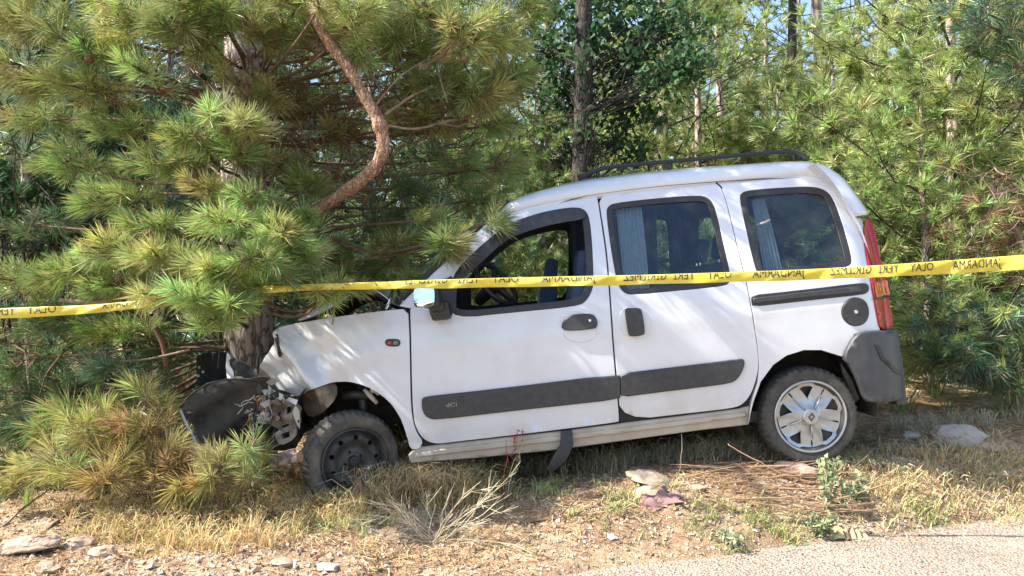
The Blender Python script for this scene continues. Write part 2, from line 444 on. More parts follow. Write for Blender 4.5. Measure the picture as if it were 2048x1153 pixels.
quarter_px = [(1497, 850), (1505, 800), (1516, 766), (1519, 735), (1516, 690), (1507, 629), (1494, 562), (1477, 496), (1461, 429), (1451, 394), (1443, 372), (1428, 362)]
sil = [(1024, 398), (1060, 385), (1110, 369), (1160, 356), (1230, 346), (1300, 338), (1370, 332), (1440, 327), (1520, 322), (1600, 318), (1640, 320), (1660, 329), (1676, 343), (1692, 366), (1710, 400), (1726, 434)]
fw, sw, qw = L(fwin_px), L(swin_px), L(qwin_px)

# fender
fend_px = [(551, 657), (575, 651), (599, 646), (668, 635), (720, 628), (777, 621), (816, 618), (818, 660), (819, 700), (820, 760), (822, 815), (826, 845), (834, 868), (846, 884), (838, 899), (820, 899), (814, 872), (805, 846), (794, 824), (777, 802), (746, 779), (712, 766), (681, 763), (647, 770), (616, 782), (596, 796), (569, 781), (540, 776), (517, 776), (516, 758), (518, 737), (530, 715), (540, 700), (549, 684)]
fender = panel('front_fender', L(fend_px), [], M['paint'], shrink=.002, smooth_it=1, step=.03)
# paint bare sliver and dark tear by the crease
tear = panel('torn_edge', L([(552, 668), (557, 672), (562, 700), (560, 718), (555, 705)]), [], M['black'], fender, inset=-.008, thick=.006, step=.03, smooth_it=1)
ind = panel('indicator', L([(771, 680), (785, 679), (800, 680), (800, 692), (786, 693), (772, 691)]), [], M['black'], fender, inset=-.008, thick=.01, step=.02)
panel('indicator_lens', L([(775, 684), (782, 683), (782, 689), (776, 689)]), [], M['red'], ind, inset=-.011, thick=.004, step=.02)
panel('indicator_cap', L([(787, 683), (796, 682), (796, 689), (788, 690)]), [], M['brownp'], ind, inset=-.011, thick=.004, step=.02)

# front door
fdoor = panel('front_door', L(fdoor_px), [fw], M['paint'], shrink=.004, thick=.03)
wseal = panel('window_seal', offset2(chaikin(fw, 2)[::-1] if area2(fw) < 0 else chaikin(fw, 2), .004), [L([(912, 625), (1030, 613), (1150, 600), (1166, 588), (1173, 570), (1172, 500), (1167, 440), (1160, 429), (1145, 425), (1112, 430), (1075, 439), (1032, 455), (1000, 476), (955, 516), (914, 560), (911, 600)])], M['black'], fdoor, inset=-.003, thick=.03, smooth_it=0)
panel('wind_deflector', L([(1000, 466), (1026, 447), (1073, 431), (1112, 423), (1150, 418), (1167, 424), (1171, 438), (1120, 446), (1080, 455), (1045, 466), (1012, 480), (975, 512), (935, 550), (912, 572), (908, 558), (946, 512)]), [], M['plastic'], fdoor, inset=-.02, thick=.006, step=.03)
panel('mirror_sail', L([(830, 613), (862, 586), (900, 551), (908, 560), (908, 636), (880, 640), (862, 636), (858, 612)]), [], M['black'], fdoor, inset=-.006, thick=.02, smooth_it=1)
def trim(name, pts, parent, inset=-.018, thick=.02, m='plastic', **k): return panel(name, L(pts), [], M[m], parent, inset=inset, thick=thick, bev=.005, **k)
st = trim('side_trim', [(845, 800), (849, 796), (870, 793), (1000, 779), (1237, 750), (1238, 760), (1239, 788), (1238, 797), (1100, 812), (1000, 823), (872, 838), (856, 834), (847, 822)], fdoor, smooth_it=1)
cup = panel('handle_recess', L([(1124, 660), (1127, 645), (1140, 634), (1165, 630), (1183, 632), (1192, 642), (1194, 660), (1190, 676), (1172, 684), (1148, 685), (1131, 676)]), [], M['paint'], fdoor, inset=-.004, thick=.004, bev=.003)
trim('door_handle', [(1124, 659), (1127, 643), (1142, 632), (1166, 629), (1184, 630), (1192, 639), (1193, 654), (1180, 657), (1150, 660)], fdoor, inset=-.022, smooth_it=1)
panel('door_lock', L([(1175, 640), (1179, 638), (1182, 641), (1179, 645)]), [], M['chrome'], fdoor, inset=-.026, thick=.005, step=.01, bev=.001)

# sliding door
sdoor = panel('sliding_door', L(sdoor_px), [sw], M['paint'], shrink=.004, thick=.03)
def inner(loop, d):
    o = chaikin(loop, 2)
    if area2(o) < 0: o = o[::-1]
    return offset2(o, -d)
panel('window_border', inner(sw, -.004), [inner(sw, .035)], M['black'], sdoor, inset=.004, thick=.012, smooth_it=0, sm_holes=0)
panel('window_glass', inner(sw, .03), [], M['glass'], sdoor, inset=.010, thick=.004, smooth_it=0)
trim('side_trim', [(1243, 749), (1300, 742), (1400, 730), (1482, 719), (1487, 723), (1484, 738), (1473, 757), (1460, 765), (1400, 773), (1300, 785), (1243, 793), (1242, 780), (1242, 760)], sdoor, smooth_it=1)
panel('handle_recess', L([(1240, 628), (1246, 618), (1262, 615), (1280, 617), (1295, 628), (1301, 645), (1298, 662), (1286, 672), (1262, 674), (1246, 668), (1240, 650)]), [], M['paint'], sdoor, inset=-.005, thick=.005, bev=.003)
trim('door_handle', [(1250, 620), (1254, 618), (1276, 618), (1281, 622), (1287, 664), (1284, 669), (1262, 672), (1257, 668)], sdoor, inset=-.03, thick=.03, smooth_it=1)

# rear quarter: rises to the roof edge line
gl = L([(1428, 362), (1500, 353), (1560, 347), (1610, 344), (1640, 350), (1664, 368), (1688, 400), (1708, 434)])
q_px_rest = [(1724, 438), (1728, 450), (1727, 466), (1731, 500), (1738, 540), (1746, 590), (1754, 630), (1760, 661), (1709, 668), (1684, 713)]
arch_loop = L(arch_r[::-1])
q_outer = np.concatenate([L(quarter_px)[:-1], gl, L(q_px_rest), arch_loop[1:-1]])
fuel_c = loc(1711, 624); FR = .076
def circ(c, r, n=32, ph=0): return np.array([(c[0]+r*math.cos(2*math.pi*i/n+ph), c[1]+r*math.sin(2*math.pi*i/n+ph)) for i in range(n)])
quarter = panel('rear_quarter', q_outer, [qw], M['paint'], shrink=.0, thick=.03, smooth_it=0)
panel('window_border', inner(qw, -.004), [inner(qw, .04)], M['black'], quarter, inset=.004, thick=.012, smooth_it=0, sm_holes=0)
panel('window_glass', inner(qw, .035), [], M['glass'], quarter, inset=.010, thick=.004, smooth_it=0)
fc = panel('fuel_cap', circ(fuel_c, FR), [], M['plastic'], quarter, inset=-.006, thick=.01, smooth_it=0, bev=.003)
panel('cap_lock', circ(fuel_c, .010, 12), [], M['chrome'], fc, inset=-.010, thick=.006, smooth_it=0, bev=.001, step=.01)
panel('cap_ring', circ(fuel_c, FR+.006), [circ(fuel_c, FR)], M['black'], fc, inset=-.002, thick=.006, smooth_it=0, sm_holes=0, bev=.001, step=.02)
rail_px = [(1503, 592), (1560, 586), (1640, 577), (1722, 567), (1735, 569), (1738, 578), (1733, 586), (1722, 589), (1640, 598), (1560, 607), (1505, 613), (1503, 603)]
rl = panel('door_rail', L(rail_px), [], M['black'], quarter, inset=-.006, thick=.012, smooth_it=1, bev=.003)
panel('rail_lip', L([(1506, 598), (1600, 587), (1716, 574), (1722, 579), (1716, 584), (1600, 595), (1507, 606)]), [], M['plastic'], rl, inset=-.014, thick=.012, smooth_it=0, bev=.004)

# tail light
tl = panel('tail_light', L([(1737, 438), (1729, 450), (1727, 466), (1731, 500), (1738, 540), (1746, 590), (1754, 630), (1760, 660), (1786, 659), (1779, 620), (1771, 570), (1760, 520), (1750, 472), (1742, 444)]), [], M['red'], car, inset=-.012, thick=.03, smooth_it=1, bev=.006)
am = panel('amber_lens', L([(1747, 566), (1772, 562), (1777, 590), (1751, 594)]), [], M['amber'], tl, inset=-.020, thick=.012, smooth_it=0, bev=.003, step=.02)
for k in range(5):
    a, b = 1750+k*4.6, 1752.5+k*4.6
    panel('lens_rib', L([(a, 567-k*.7), (b, 567-k*.7), (b+4, 590-k*.7), (a+4, 590-k*.7)]), [], M['amber'], tl, inset=-.024, thick=.006, smooth_it=0, bev=.001, step=.05)
panel('lens_seam', L([(1747, 596), (1778, 592), (1779, 596), (1748, 600)]), [], M['plastic'], tl, inset=-.017, thick=.01, smooth_it=0, bev=.001, step=.05)

# rear bumper
bp_px = [(1684, 714), (1710, 669), (1735, 664), (1785, 660), (1797, 668), (1806, 682), (1811, 700), (1813, 740), (1813, 780), (1790, 790), (1733, 803), (1726, 790), (1714, 756), (1699, 728)]
def bump_y(U, off):
    y = side_y(np.minimum(U[:, 0], .40), U[:, 1])-.03+off+.25*(np.clip(U[:, 0]-.36, 0, .4)/.30)**2.2
    return np.stack([U[:, 0], y, U[:, 1]], 1)
bo = chaikin(L(bp_px), 1); bo = bo if area2(bo) > 0 else bo[::-1]
V, Fc = sheet(bo, [], .03, bump_y, .04, .008)
bumper = mesh_py('rear_bumper', V, Fc, M['bumperp'], car, True)
cr = L([(1745, 690), (1752, 691), (1762, 715), (1780, 738), (1808, 752), (1808, 756), (1777, 743), (1757, 719)])
V, Fc = sheet(cr if area2(cr) > 0 else cr[::-1], [], .05, lambda U, o: bump_y(U, o)-np.array([0, .006, 0]), .01, .002)
mesh_py('bumper_corner_line', V, Fc, M['black'], bumper, True)
mb = MB(); mb.box((.60, CARW/2, .15), (.035, CARW/2-.16, .17)); mb.build('bumper_bar', M['bumperp'], bumper, bevel=.02)

# sill, front to rear wheel
sill_top = L([(832, 900), (880, 893), (1124, 866), (1240, 851), (1400, 831), (1480, 821), (1499, 815)])
sill_bot = L([(1497, 849), (1400, 860), (1117, 899), (950, 916), (822, 926), (818, 912)])
sill = panel('sill', np.concatenate([sill_top, sill_bot]), [], M['sill'], car, inset=.012, thick=.06, smooth_it=0, bev=.006)
panel('sill_ridge', np.concatenate([L([(834, 908), (880, 901), (1124, 874), (1400, 839), (1490, 827)]), L([(1490, 832), (1400, 845), (1124, 880), (880, 908), (834, 914)])]), [], M['sill'], sill, inset=-.004, thick=.02, smooth_it=0, bev=.005)
rng = random.Random(4)
for a, b in ((1462, 833), (1474, 831), (1487, 830)):
    panel('rust_patch', L([(a-7, b), (a-2, b-3), (a+5, b-2), (a+6, b+3), (a, b+5), (a-6, b+4)]), [], M['rust'], sill, inset=-.0, thick=.012, smooth_it=1, bev=.001, step=.05)
mb = MB()
def p3(px, py, y): x, z = loc(px, py); return (x, y, z)
V = [p3(1122, 862, .0), p3(1144, 860, .0), p3(1146, 888, -.02), p3(1132, 915, -.03), p3(1110, 934, -.02), p3(1090, 937, .0), p3(1104, 912, -.02), p3(1120, 888, -.02)]
V = V+[(x, y+.03, z) for x, y, z in V]
mb.add(V, [(0, 1, 2, 7), (7, 2, 3, 6), (6, 3, 4, 5), (15, 10, 9, 8), (14, 11, 10, 15), (13, 12, 11, 14), (1, 0, 8, 9), (2, 1, 9, 10), (3, 2, 10, 11), (4, 3, 11, 12), (5, 4, 12, 13), (6, 5, 13, 14), (7, 6, 14, 15), (0, 7, 15, 8)])
mb.build('hanging_rubber_strip', M['black'], car, bevel=.004)

# ---- inner body (one each side), floor, wheel wells
wheel_f = loc(716, 919); wheel_r = np.array([0., 0.])
full = np.concatenate([L([(560, 700), (599, 652), (777, 627), (816, 622), (828, 616), (862, 592), (905, 552), (940, 512), (992, 465), (1030, 428), (1095, 406), (1193, 391), (1300, 378), (1428, 368), (1560, 353), (1610, 350), (1640, 356), (1662, 378), (1684, 412), (1722, 462), (1740, 560), (1755, 660), (1712, 672)]),
                       arch_loop[1:-1]+np.array([[0, .006]]), L([(1497, 846), (1400, 857), (1117, 896), (830, 924), (818, 880), (805, 846), (777, 800), (746, 776), (712, 762), (681, 759), (647, 766), (616, 778), (590, 790)])])
inner_s = panel('inner_body_side', full, [inner(fw, .01), inner(sw, .012), inner(qw, .012)], M['lining'], car, inset=.034, thick=.03, smooth_it=0, sm_holes=0, step=.07)
# ---- far side of the body
far_body = panel('far_body_side', full, [inner(fw, .0), inner(sw, .0), inner(qw, .0)], M['paint'], car, inset=0, thick=.06, smooth_it=0, sm_holes=0, step=.07, far=True)
for lp, m in ((inner(fw, .0), 'glassc'), (inner(sw, .0), 'glass'), (inner(qw, .0), 'glass')):
    panel('window_glass', lp, [], M[m], far_body, inset=.01, thick=.004, smooth_it=0, far=True)
panel('inner_lining', full, [inner(fw, .03), inner(sw, .03), inner(qw, .05)], M['lining'], far_body, inset=.065, thick=.02, smooth_it=0, sm_holes=0, step=.07, far=True)

for nm, c_, h_ in (('floor_pan', (-1.12, CARW/2, .02), (1.05, CARW/2-.10, .03)), ('boot_floor', (.2, CARW/2, .14), (.33, CARW/2-.26, .03)), ('firewall', (-2.25, CARW/2, .40), (.02, CARW/2-.12, .34)), ('exhaust_tunnel', (-1.0, CARW/2, -.08), (.9, .25, .05))):
    mb = MB(); mb.box(c_, h_); mb.build(nm, M['under'], car)
def well(name, c, r, y0, y1, a0, a1):
    mb = MB(); k = 28; V = []
    for yy in (y0, y1):
        for i in range(k+1):
            a = math.radians(a0+(a1-a0)*i/k); V.append((c[0]+r*math.cos(a), yy, c[1]+r*math.sin(a)))
    ctr = len(V); V.append((c[0], y1, c[1]))
    Fc = [(i, i+1, k+2+i, k+1+i) for i in range(k)]+[(k+1+i, k+2+i, ctr) for i in range(k)]
    mb.add(V, Fc); return mb.build(name, M['under'], car, smooth=False)
well('rear_wheel_well', (0.0, .03), .40, .05, .42, -12, 200)
well('front_wheel_well', (wheel_f[0]+.02, wheel_f[1]+.13), .42, .06, .50, -5, 175)
# torn liner, strut and spring seen in the front arch
panel('wheel_liner', L([(598, 796), (618, 783), (648, 772), (668, 770), (668, 800), (650, 820), (625, 838), (606, 832)]), [], M['brownp'], car, inset=.05, thick=.01, smooth_it=1, step=.05)
mb = MB()
mb.tube([p3(668, 800, .20), p3(700, 798, .2), p3(735, 800, .2)], .03, 8)
mb.tube([p3(700, 770, .28), p3(708, 800, .24), p3(716, 860, .2)], [.03, .028, .022], 10)
mb.build('suspension_strut', M['steel'], car, smooth=True)
mb = MB(); mb.tube([p3(722, 783, .10), p3(735, 796, .09), p3(748, 812, .10)], [.012, .016, .012], 6); mb.tube([p3(735, 785, .1), p3(748, 782, .1), p3(752, 795, .1)], [.02, .03, .012], 6)
mb.build('broken_hose', M['wirew'], car, smooth=True)

# ---- roof
XS = np.linspace(0, 1, 46)
gp = np.concatenate([L(gutter)[:-1], L([(1193, 386), (1300, 373), (1405, 362)]), gl])
gp = gp[np.argsort(gp[:, 0])] if False else gp
sp_ = L(sil, .10); zc_x, zc_z = sp_[:, 0], sp_[:, 1]+.0
# parametrise the edge line by arc length and give every station its crown height
e_px = [(1024, 420), (1045, 412), (1095, 400), (1133, 393), (1193, 386), (1300, 373), (1405, 362), (1500, 353), (1560, 347), (1610, 344), (1640, 350), (1664, 368), (1688, 400), (1708, 434)]
c_px = [(1024, 398), (1045, 390), (1085, 377), (1118, 367), (1175, 354), (1285, 340), (1395, 330), (1495, 324), (1560, 320), (1614, 318), (1655, 326), (1686, 354), (1710, 398), (1726, 436)]
gp = L(e_px); gc = L(c_px, .06)
s_ = np.concatenate([[0], np.cumsum(np.linalg.norm(np.diff(gp, axis=0), axis=1))]); t_ = np.linspace(0, s_[-1], 90)
ex = np.interp(t_, s_, gp[:, 0]); ez = np.interp(t_, s_, gp[:, 1]); cx_ = np.interp(t_, s_, gc[:, 0]); cz_ = np.interp(t_, s_, gc[:, 1])
# crown station: moves towards the tail as the edge turns down at the back
cz = []; cxs = []
cxs, cz = list(cx_), list(cz_)
K = 17
V = []
for x, z, xc, zc in zip(ex, ez, cxs, cz):
    ys = float(side_y(x, z)); 
    V.append((x, ys+.014, z-.03))
    for j in range(2*K-1):
        u = (j if j < K else 2*K-2-j)/(K-1)*math.pi/2
        yy = ys+(CARW/2-ys)*(1-math.cos(u)**(2/2.1)) if u < math.pi/2-1e-6 else CARW/2
        f = math.sin(u)**.80 if u > 1e-6 else 0
        if j >= K: yy = CARW-yy
        V.append((x+(xc-x)*f, yy, z+(zc-z)*f))
R_ = 2*K
Fc = [(i*R_+j, i*R_+j+1, (i+1)*R_+j+1, (i+1)*R_+j) for i in range(len(ex)-1) for j in range(R_-1)]
roof = mesh_py('roof', V, Fc, M['paint'], car, True)
mod = roof.modifiers.new('thickness', 'SOLIDIFY'); mod.thickness = .02; mod.offset = -1
# dark line where the roof meets the doors
mb = MB(); g2 = L(gutter+[(1300, 373), (1405, 361), (1430, 364), (1444, 376)]); mb.tube([(x, float(side_y(x, z))-.001, z) for x, z in g2], .004, 5); mb.build('roof_gutter', M['black'], roof)
# headliner
mb = MB(); xs = np.linspace(gp[0][0]+.05, .30, 14); V = []
for x in xs:
    z = float(np.interp(x, zc_x, zc_z))-.06
    for y, dz in ((.24, -.08), (.32, -.03), (.83, .0), (1.34, -.03), (1.42, -.08)): V.append((x, y, z+dz))
mb.add(V, [(i*5+j, i*5+j+1, i*5+6+j, i*5+5+j) for i in range(13) for j in range(4)]); mb.build('headliner', M['lining'], roof, smooth=True)
# ---- tail: back door with its window
def tail_x(z, y):
    return float(np.interp(z, [.3, .75, 1.05, 1.35, 1.47], [.50, .50, .44, .30, .20]))+.03*math.sin(math.pi*y/CARW)
rows = np.linspace(.28, 1.46, 16); cols = np.linspace(.10, CARW-.10, 15)
V = [(tail_x(z, y), y, z) for z in rows for y in cols]
Fc = [(i*15+j, i*15+j+1, (i+1)*15+j+1, (i+1)*15+j) for i in range(15) for j in range(14) if not (6 <= i <= 13 and 1 <= j <= 12)]
bd = mesh_py('back_door', V, Fc, M['paint'], car, True)
Fg = [(i*15+j, i*15+j+1, (i+1)*15+j+1, (i+1)*15+j) for i in range(6, 14) for j in range(1, 13)]
mesh_py('window_glass', V, Fg, M['glassc'], bd, True)

# ---- A pillar strip, windscreen, cowl
pl = panel('windscreen_pillar', L([(852, 562), (880, 536), (920, 500), (958, 463), (990, 434), (1018, 407), (1026, 404), (1026, 419), (1008, 440), (985, 457), (935, 507), (897, 551), (862, 584), (832, 611), (822, 616), (800, 612), (826, 586)]), [], M['paint'], car, inset=.004, thick=.03, smooth_it=0, step=.03, bev=.004)
wl = L([(800, 610), (852, 561), (905, 512), (958, 462), (1000, 424), (1020, 404)])
V = []
nn = 13
for x, z in wl:
    y0 = float(side_y(x, z))+.02
    for j in range(nn):
        y = y0+(CARW-2*y0)*j/(nn-1); V.append((x-.22*math.sin(math.pi*j/(nn-1))**.8*(1 if z < 1.2 else .7), y, z+.02*math.sin(math.pi*j/(nn-1))))
mesh_py('windscreen', V, [(i*nn+j, i*nn+j+1, (i+1)*nn+j+1, (i+1)*nn+j) for i in range(5) for j in range(nn-1)], M['glassc'], car, True)
# black edge strip of the windscreen
mb = MB(); mb.tube([(x-.012, float(side_y(x, z))+.012, z+.012) for x, z in wl], .011, 6); mb.build('windscreen_seal', M['black'], car, smooth=True)
mb = MB(); mb.tube([p3(815, 616, .08), p3(800, 600, .12), p3(790, 580, .2)], [.018, .015, .01], 6); mb.tube([p3(770, 622, .10), p3(776, 600, .14), p3(780, 578, .2)], [.012, .014, .006], 6)
mb.build('hood_hinge', M['chrome'], car, smooth=True)
mb = MB(); c0 = loc(800, 622); mb.box((c0[0]-.06, CARW/2, c0[1]-.06), (.10, CARW/2-.12, .03)); mb.build('cowl', M['black'], car, bevel=.01)

# ---- crumpled bonnet: folded upward over the engine bay
def bonnet(name, rowsP, m, th=.006):
    V = []; n = len(rowsP[0])
    for r in rowsP: V += r
    o = mesh_py(name, V, [(i*n+j, i*n+j+1, (i+1)*n+j+1, (i+1)*n+j) for i in range(len(rowsP)-1) for j in range(n-1)], m, car, True)
    mo = o.modifiers.new('sub', 'SUBSURF'); mo.levels = 2; mo.render_levels = 2; mo.subdivision_type = 'CATMULL_CLARK'
    ms = o.modifiers.new('thickness', 'SOLIDIFY'); ms.thickness = th
    return o
prof = [(788, 610, .0), (745, 598, .03), (700, 593, .10), (660, 602, .12), (620, 620, .10), (585, 646, .12)]
rowsP = []
for k, (a, b, yy) in enumerate(prof):
    row = []
    for j, y in enumerate(np.linspace(.10, 1.5, 8)):
        x, z = loc(a, b); dz = .05*math.sin(j*2.1+k*1.3)*(k > 0)+.02*math.sin(j*5+k); row.append((x+.05*math.sin(j*1.7+k)*(k > 1)-.12*(k > 2)*math.sin(y*1.9)*0, y+yy, z+dz+.06*(k > 0)*math.sin(y*1.9)))
    rowsP.append(row)
hood = bonnet('crumpled_bonnet', rowsP, M['paint'])
hu = bonnet('bonnet_frame', [[(x, y, z-.02) for x, y, z in r] for r in rowsP], M['lining']); hu.parent = hood
# engine bay
mb = MB(); x0, z0 = loc(690, 700)
mb.box((x0+.05, .85, z0-.02), (.22, .30, .16)); mb.box((x0-.1, .45, z0+.04), (.10, .12, .08)); mb.box((x0+.22, .40, z0+.05), (.09, .14, .09)); mb.tube([(x0-.2, .3, z0+.1), (x0, .5, z0+.16), (x0+.2, .8, z0+.12)], .03, 8)
mb.tube([(x0-.15, 1.2, z0), (x0+.1, 1.0, z0+.18), (x0+.3, .6, z0+.12)], .022, 8)
mb.build('engine', M['lining'], car, bevel=.01)
mb = MB(); x1, z1 = loc(600, 850); mb.box((x1+.1, .9, z1+.05), (.05, .5, .12)); mb.tube([(x1, .2, z1-.02), (x1-.05, .8, z1-.06), (x1, 1.4, z1-.02)], .04, 8); mb.build('subframe', M['under'], car, bevel=.01)
# body rails behind the arch front, dark
panel('inner_wing', L([(560, 700), (600, 655), (800, 630), (815, 700), (815, 760), (700, 764), (610, 782), (560, 776), (545, 740)]), [], M['under'], car, inset=.16, thick=.01, smooth_it=0, step=.06)

# ---- wheels
def tyre_prof(): return [(r if r < .2 else .2+(r-.2)*.9, t) for r, t in [(.175, .035), (.20, .012), (.235, .0), (.268, .004), (.286, .018), (.293, .04), (.294, .09), (.293, .14), (.286, .162), (.268, .176), (.235, .18), (.19, .165)]]
def make_tyre(parent, c, m='tyre'):
    mb = MB(); k = 180
    def rad(i, j, r):
        if i in (4, 5): return r-(.007 if j % 4 < 1.5 and True else 0)
        if i in (6,): return r-(.006 if (j+2) % 5 == 0 else 0)
        if i in (7, 8): return r-(.007 if (j+2) % 4 < 1.5 else 0)
        return r
    mb.lathe(tyre_prof(), k, rad=rad)
    return mb.build('tyre', M[m], parent, auto=.5)
def disc(name, outer, holes, dome, m, parent, th=.004, step=.012, bev=.0012):
    V, Fc = sheet(outer, holes, step, lambda U, o: np.stack([U[:, 0], dome(np.hypot(U[:, 0], U[:, 1]), np.arctan2(U[:, 1], U[:, 0]))+o, U[:, 1]], 1), th, bev)
    return mesh_py(name, V, Fc, m, parent, True)
def child_empty(name, parent, loc_, rot=(0, 0, 0)):
    e = bpy.data.objects.new(name, None); e.location = loc_; e.rotation_euler = rot; COL.objects.link(e); e.parent = parent; return e
# rear wheel with hubcap
rw = child_empty('rear_wheel', car, (0, .015, 0)); rw.location = (0, .02, 0)
make_tyre(rw, (0, 0))
RH = .203
def cap_dome(r, a):
    sp = np.cos(5*(a-math.pi/2-.0))          # spokes centred on slots
    return .022-.018*np.exp(-(r/.055)**4)+.010*sstep(.06, .12, r)*1.0-.022*sstep(.17, .203, r)*.4-.006*sstep(0, .6, sp)*sstep(.06, .1, r)
holes = []
for k in range(5):
    am_ = math.pi/2+k*2*math.pi/5+math.pi/5*0   # triangular openings lie between the paired spokes
    tri = []
    for r, da in ((.098, 0), (.127, .12), (.168, .24), (.175, .12), (.175, -.12), (.168, -.24), (.127, -.12)):
        tri.append((r*math.cos(am_+da), r*math.sin(am_+da)))
    holes.append(np.array(tri))
    as_ = am_+math.pi/5
    sl = [(r*math.cos(as_)+d*-math.sin(as_), r*math.sin(as_)+d*math.cos(as_)) for r, d in ((.140, -.004), (.176, -.006), (.176, .006), (.140, .004))]
    holes.append(np.array(sl))
hub = disc('hubcap', circ((0, 0), RH, 60), holes, cap_dome, M['silver'], rw)
for k in range(5):
    mb = MB(); a = math.pi/2+math.pi/5+k*2*math.pi/5
    for (r0, r1) in ((.048, .13),):
        P = [((r0+(r1-r0)*t)*math.cos(a), .008+.006*t, (r0+(r1-r0)*t)*math.sin(a)) for t in (0, .5, 1)]
        mb.tube(P, [.006, .005, .003], 6)
    mb.build('spoke_rib', M['silver'], hub, smooth=True)
mb = MB(); mb.lathe([(RH-.006, .004), (RH+.002, -.002), (RH+.008, .004), (RH+.006, .03)], 60); mb.build('rim_edge', M['silver'], hub, smooth=True)
mb = MB(); mb.lathe([(.0001, -.006), (.040, -.006), (.046, -.002), (.048, .015)], 40); mb.build('hub_centre', M['silver'], hub, smooth=False)
dm = np.array([(.0, .026), (.019, 0), (0, -.026), (-.019, 0)]); dmi = dm*.55
V, Fc = sheet(dm[::-1], [dmi], .03, lambda U, o: np.stack([U[:, 0]+U[:, 1]*.15, 0*U[:, 0]-.011+o, U[:, 1]], 1), .006, .001)
mesh_py('diamond_emblem', V, Fc, M['steel'], hub, False)
mb = MB(); mb.lathe([(.0001, .06), (.10, .06), (.17, .05), (.20, .03), (.205, .03)], 48); mb.build('wheel_disc', M['steel'], rw, smooth=True)
# front wheel: bare steel disc, steered to the left, leaning
fwl = child_empty('front_wheel', car, (wheel_f[0], .03, wheel_f[1]), (0, math.radians(-8), 0))
fwl.rotation_euler = (math.radians(4), math.radians(20), math.radians(-20)) if False else (math.radians(4), 0, math.radians(30))
fwl.location = (wheel_f[0], .02, wheel_f[1])
make_tyre(fwl, (0, 0), 'tyre_dusty')
def st_dome(r, a): return .055-.030*np.exp(-((r-.13)/.035)**2)+.0*a-.02*np.exp(-(r/.05)**4)
hs = [circ((.135*math.cos(a), .135*math.sin(a)), .015, 12) for a in np.arange(0, 2*math.pi, 2*math.pi/9)]
hs += [circ((.052*math.cos(a), .052*math.sin(a)), .008, 8) for a in np.arange(.3, 2*math.pi, math.pi/2)]
fr = disc('steel_rim', circ((0, 0), .178, 60), hs, st_dome, M['steel'], fwl, step=.016)
mb = MB(); mb.lathe([(.168, .05), (.176, .02), (.186, .0), (.194, -.003), (.198, .004), (.196, .03)], 60, rad=lambda i, j, r: r+.004*math.sin(j*.31+1)*math.sin(j*.11)); mb.build('rim_lip', M['steel'], fr, smooth=True)
mb = MB(); mb.lathe([(.0001, .02), (.026, .02), (.030, .03), (.032, .06)], 24); mb.build('axle_cap', M['black'], fr)
mb = MB(); mb.lathe([(.0001, .09), (.19, .09)], 32); mb.build('brake_disc', M['under'], fr)
# far wheels
for nm, c in (('far_rear_wheel', (0, 0)), ('far_front_wheel', tuple(wheel_f))):
    fwh = child_empty(nm, car, (c[0], CARW-.21, c[1])); mb = MB(); mb.lathe(tyre_prof(), 48); mb.build('tyre', M['tyre'], fwh, smooth=True)
    mb = MB(); mb.lathe([(.0001, .12), (.20, .12)], 32); mb.build('rim', M['steel'], fwh)
panel('mud_flap', L([(1692, 730), (1702, 745), (1714, 765), (1728, 800), (1722, 806), (1716, 800), (1708, 775), (1698, 752)]), [], M['under'], car, inset=.06, thick=.02, smooth_it=0, step=.05)

# ---- roof rails
def roof_rail(far):
    P = [(1158, 357), (1176, 348), (1196, 340), (1222, 334), (1300, 327), (1400, 318), (1500, 309), (1560, 304), (1578, 304), (1592, 307), (1612, 319)]
    pts = []
    for a, b in P:
        x, z = loc(a, b, .14); y = float(side_y(x, z))+.14
        pts.append((x, CARW-y if far else y, z))
    pts = chaikin(pts, 2, closed=False); R = np.full(len(pts), .013); R[:6] = np.linspace(.022, .013, 6); R[-6:] = np.linspace(.013, .022, 6)
    mb = MB(); mb.tube(pts, R, 8)
    o = mb.build('roof_rail', M['black'], car, smooth=True)
    for a, b, c in ((1340, 324, 338), (1196, 341, 353), (1588, 308, 321)):
        mb = MB()
        x, z = loc(a, b, .14); x2, z2 = loc(a+1, c, .14); y = float(side_y(x, z))+.14; y = CARW-y if far else y
        mb.tube([(x, y, z), (x2, y, z2-.03)], [.012, .018], 8)
        mb.build('rail_foot', M['black'], o, smooth=True)
roof_rail(False); roof_rail(True)

# ---- door mirror
x, z = loc(864, 592)
mr = MB(); mr.box((x+.015, -.13, z), (.055, .085, .066))
mir = mr.build('door_mirror', M['black'], car, bevel=.03)
lp = np.array([(-.052, -.058), (-.062, -.03), (-.062, .035), (-.045, .056), (.03, .058), (.052, .05), (.062, .02), (.058, -.04), (.045, -.058)])*np.array([1.02, 1.0])
# glass faces the camera side and the driver, turned on the housing
gx = MB()
cm, _ = sheet(chaikin(lp, 2), [], .03, lambda U, o: np.stack([U[:, 0], U[:, 0]*-.1+o, U[:, 1]], 1), .004, .002)
mg = mesh_py('mirror_glass', cm, _, M['mirror'], mir, True); mg.location = (x-.012, -.235, z); mg.rotation_euler = (math.radians(-12), 0, math.radians(-14))
ar = MB(); xa, za = loc(884, 622); ar.box((xa, -.035, za), (.055, .05, .052)); ar.box((xa-.01, -.08, za+.03), (.04, .05, .03)); ar.build('mirror_arm', M['black'], mir, bevel=.022)

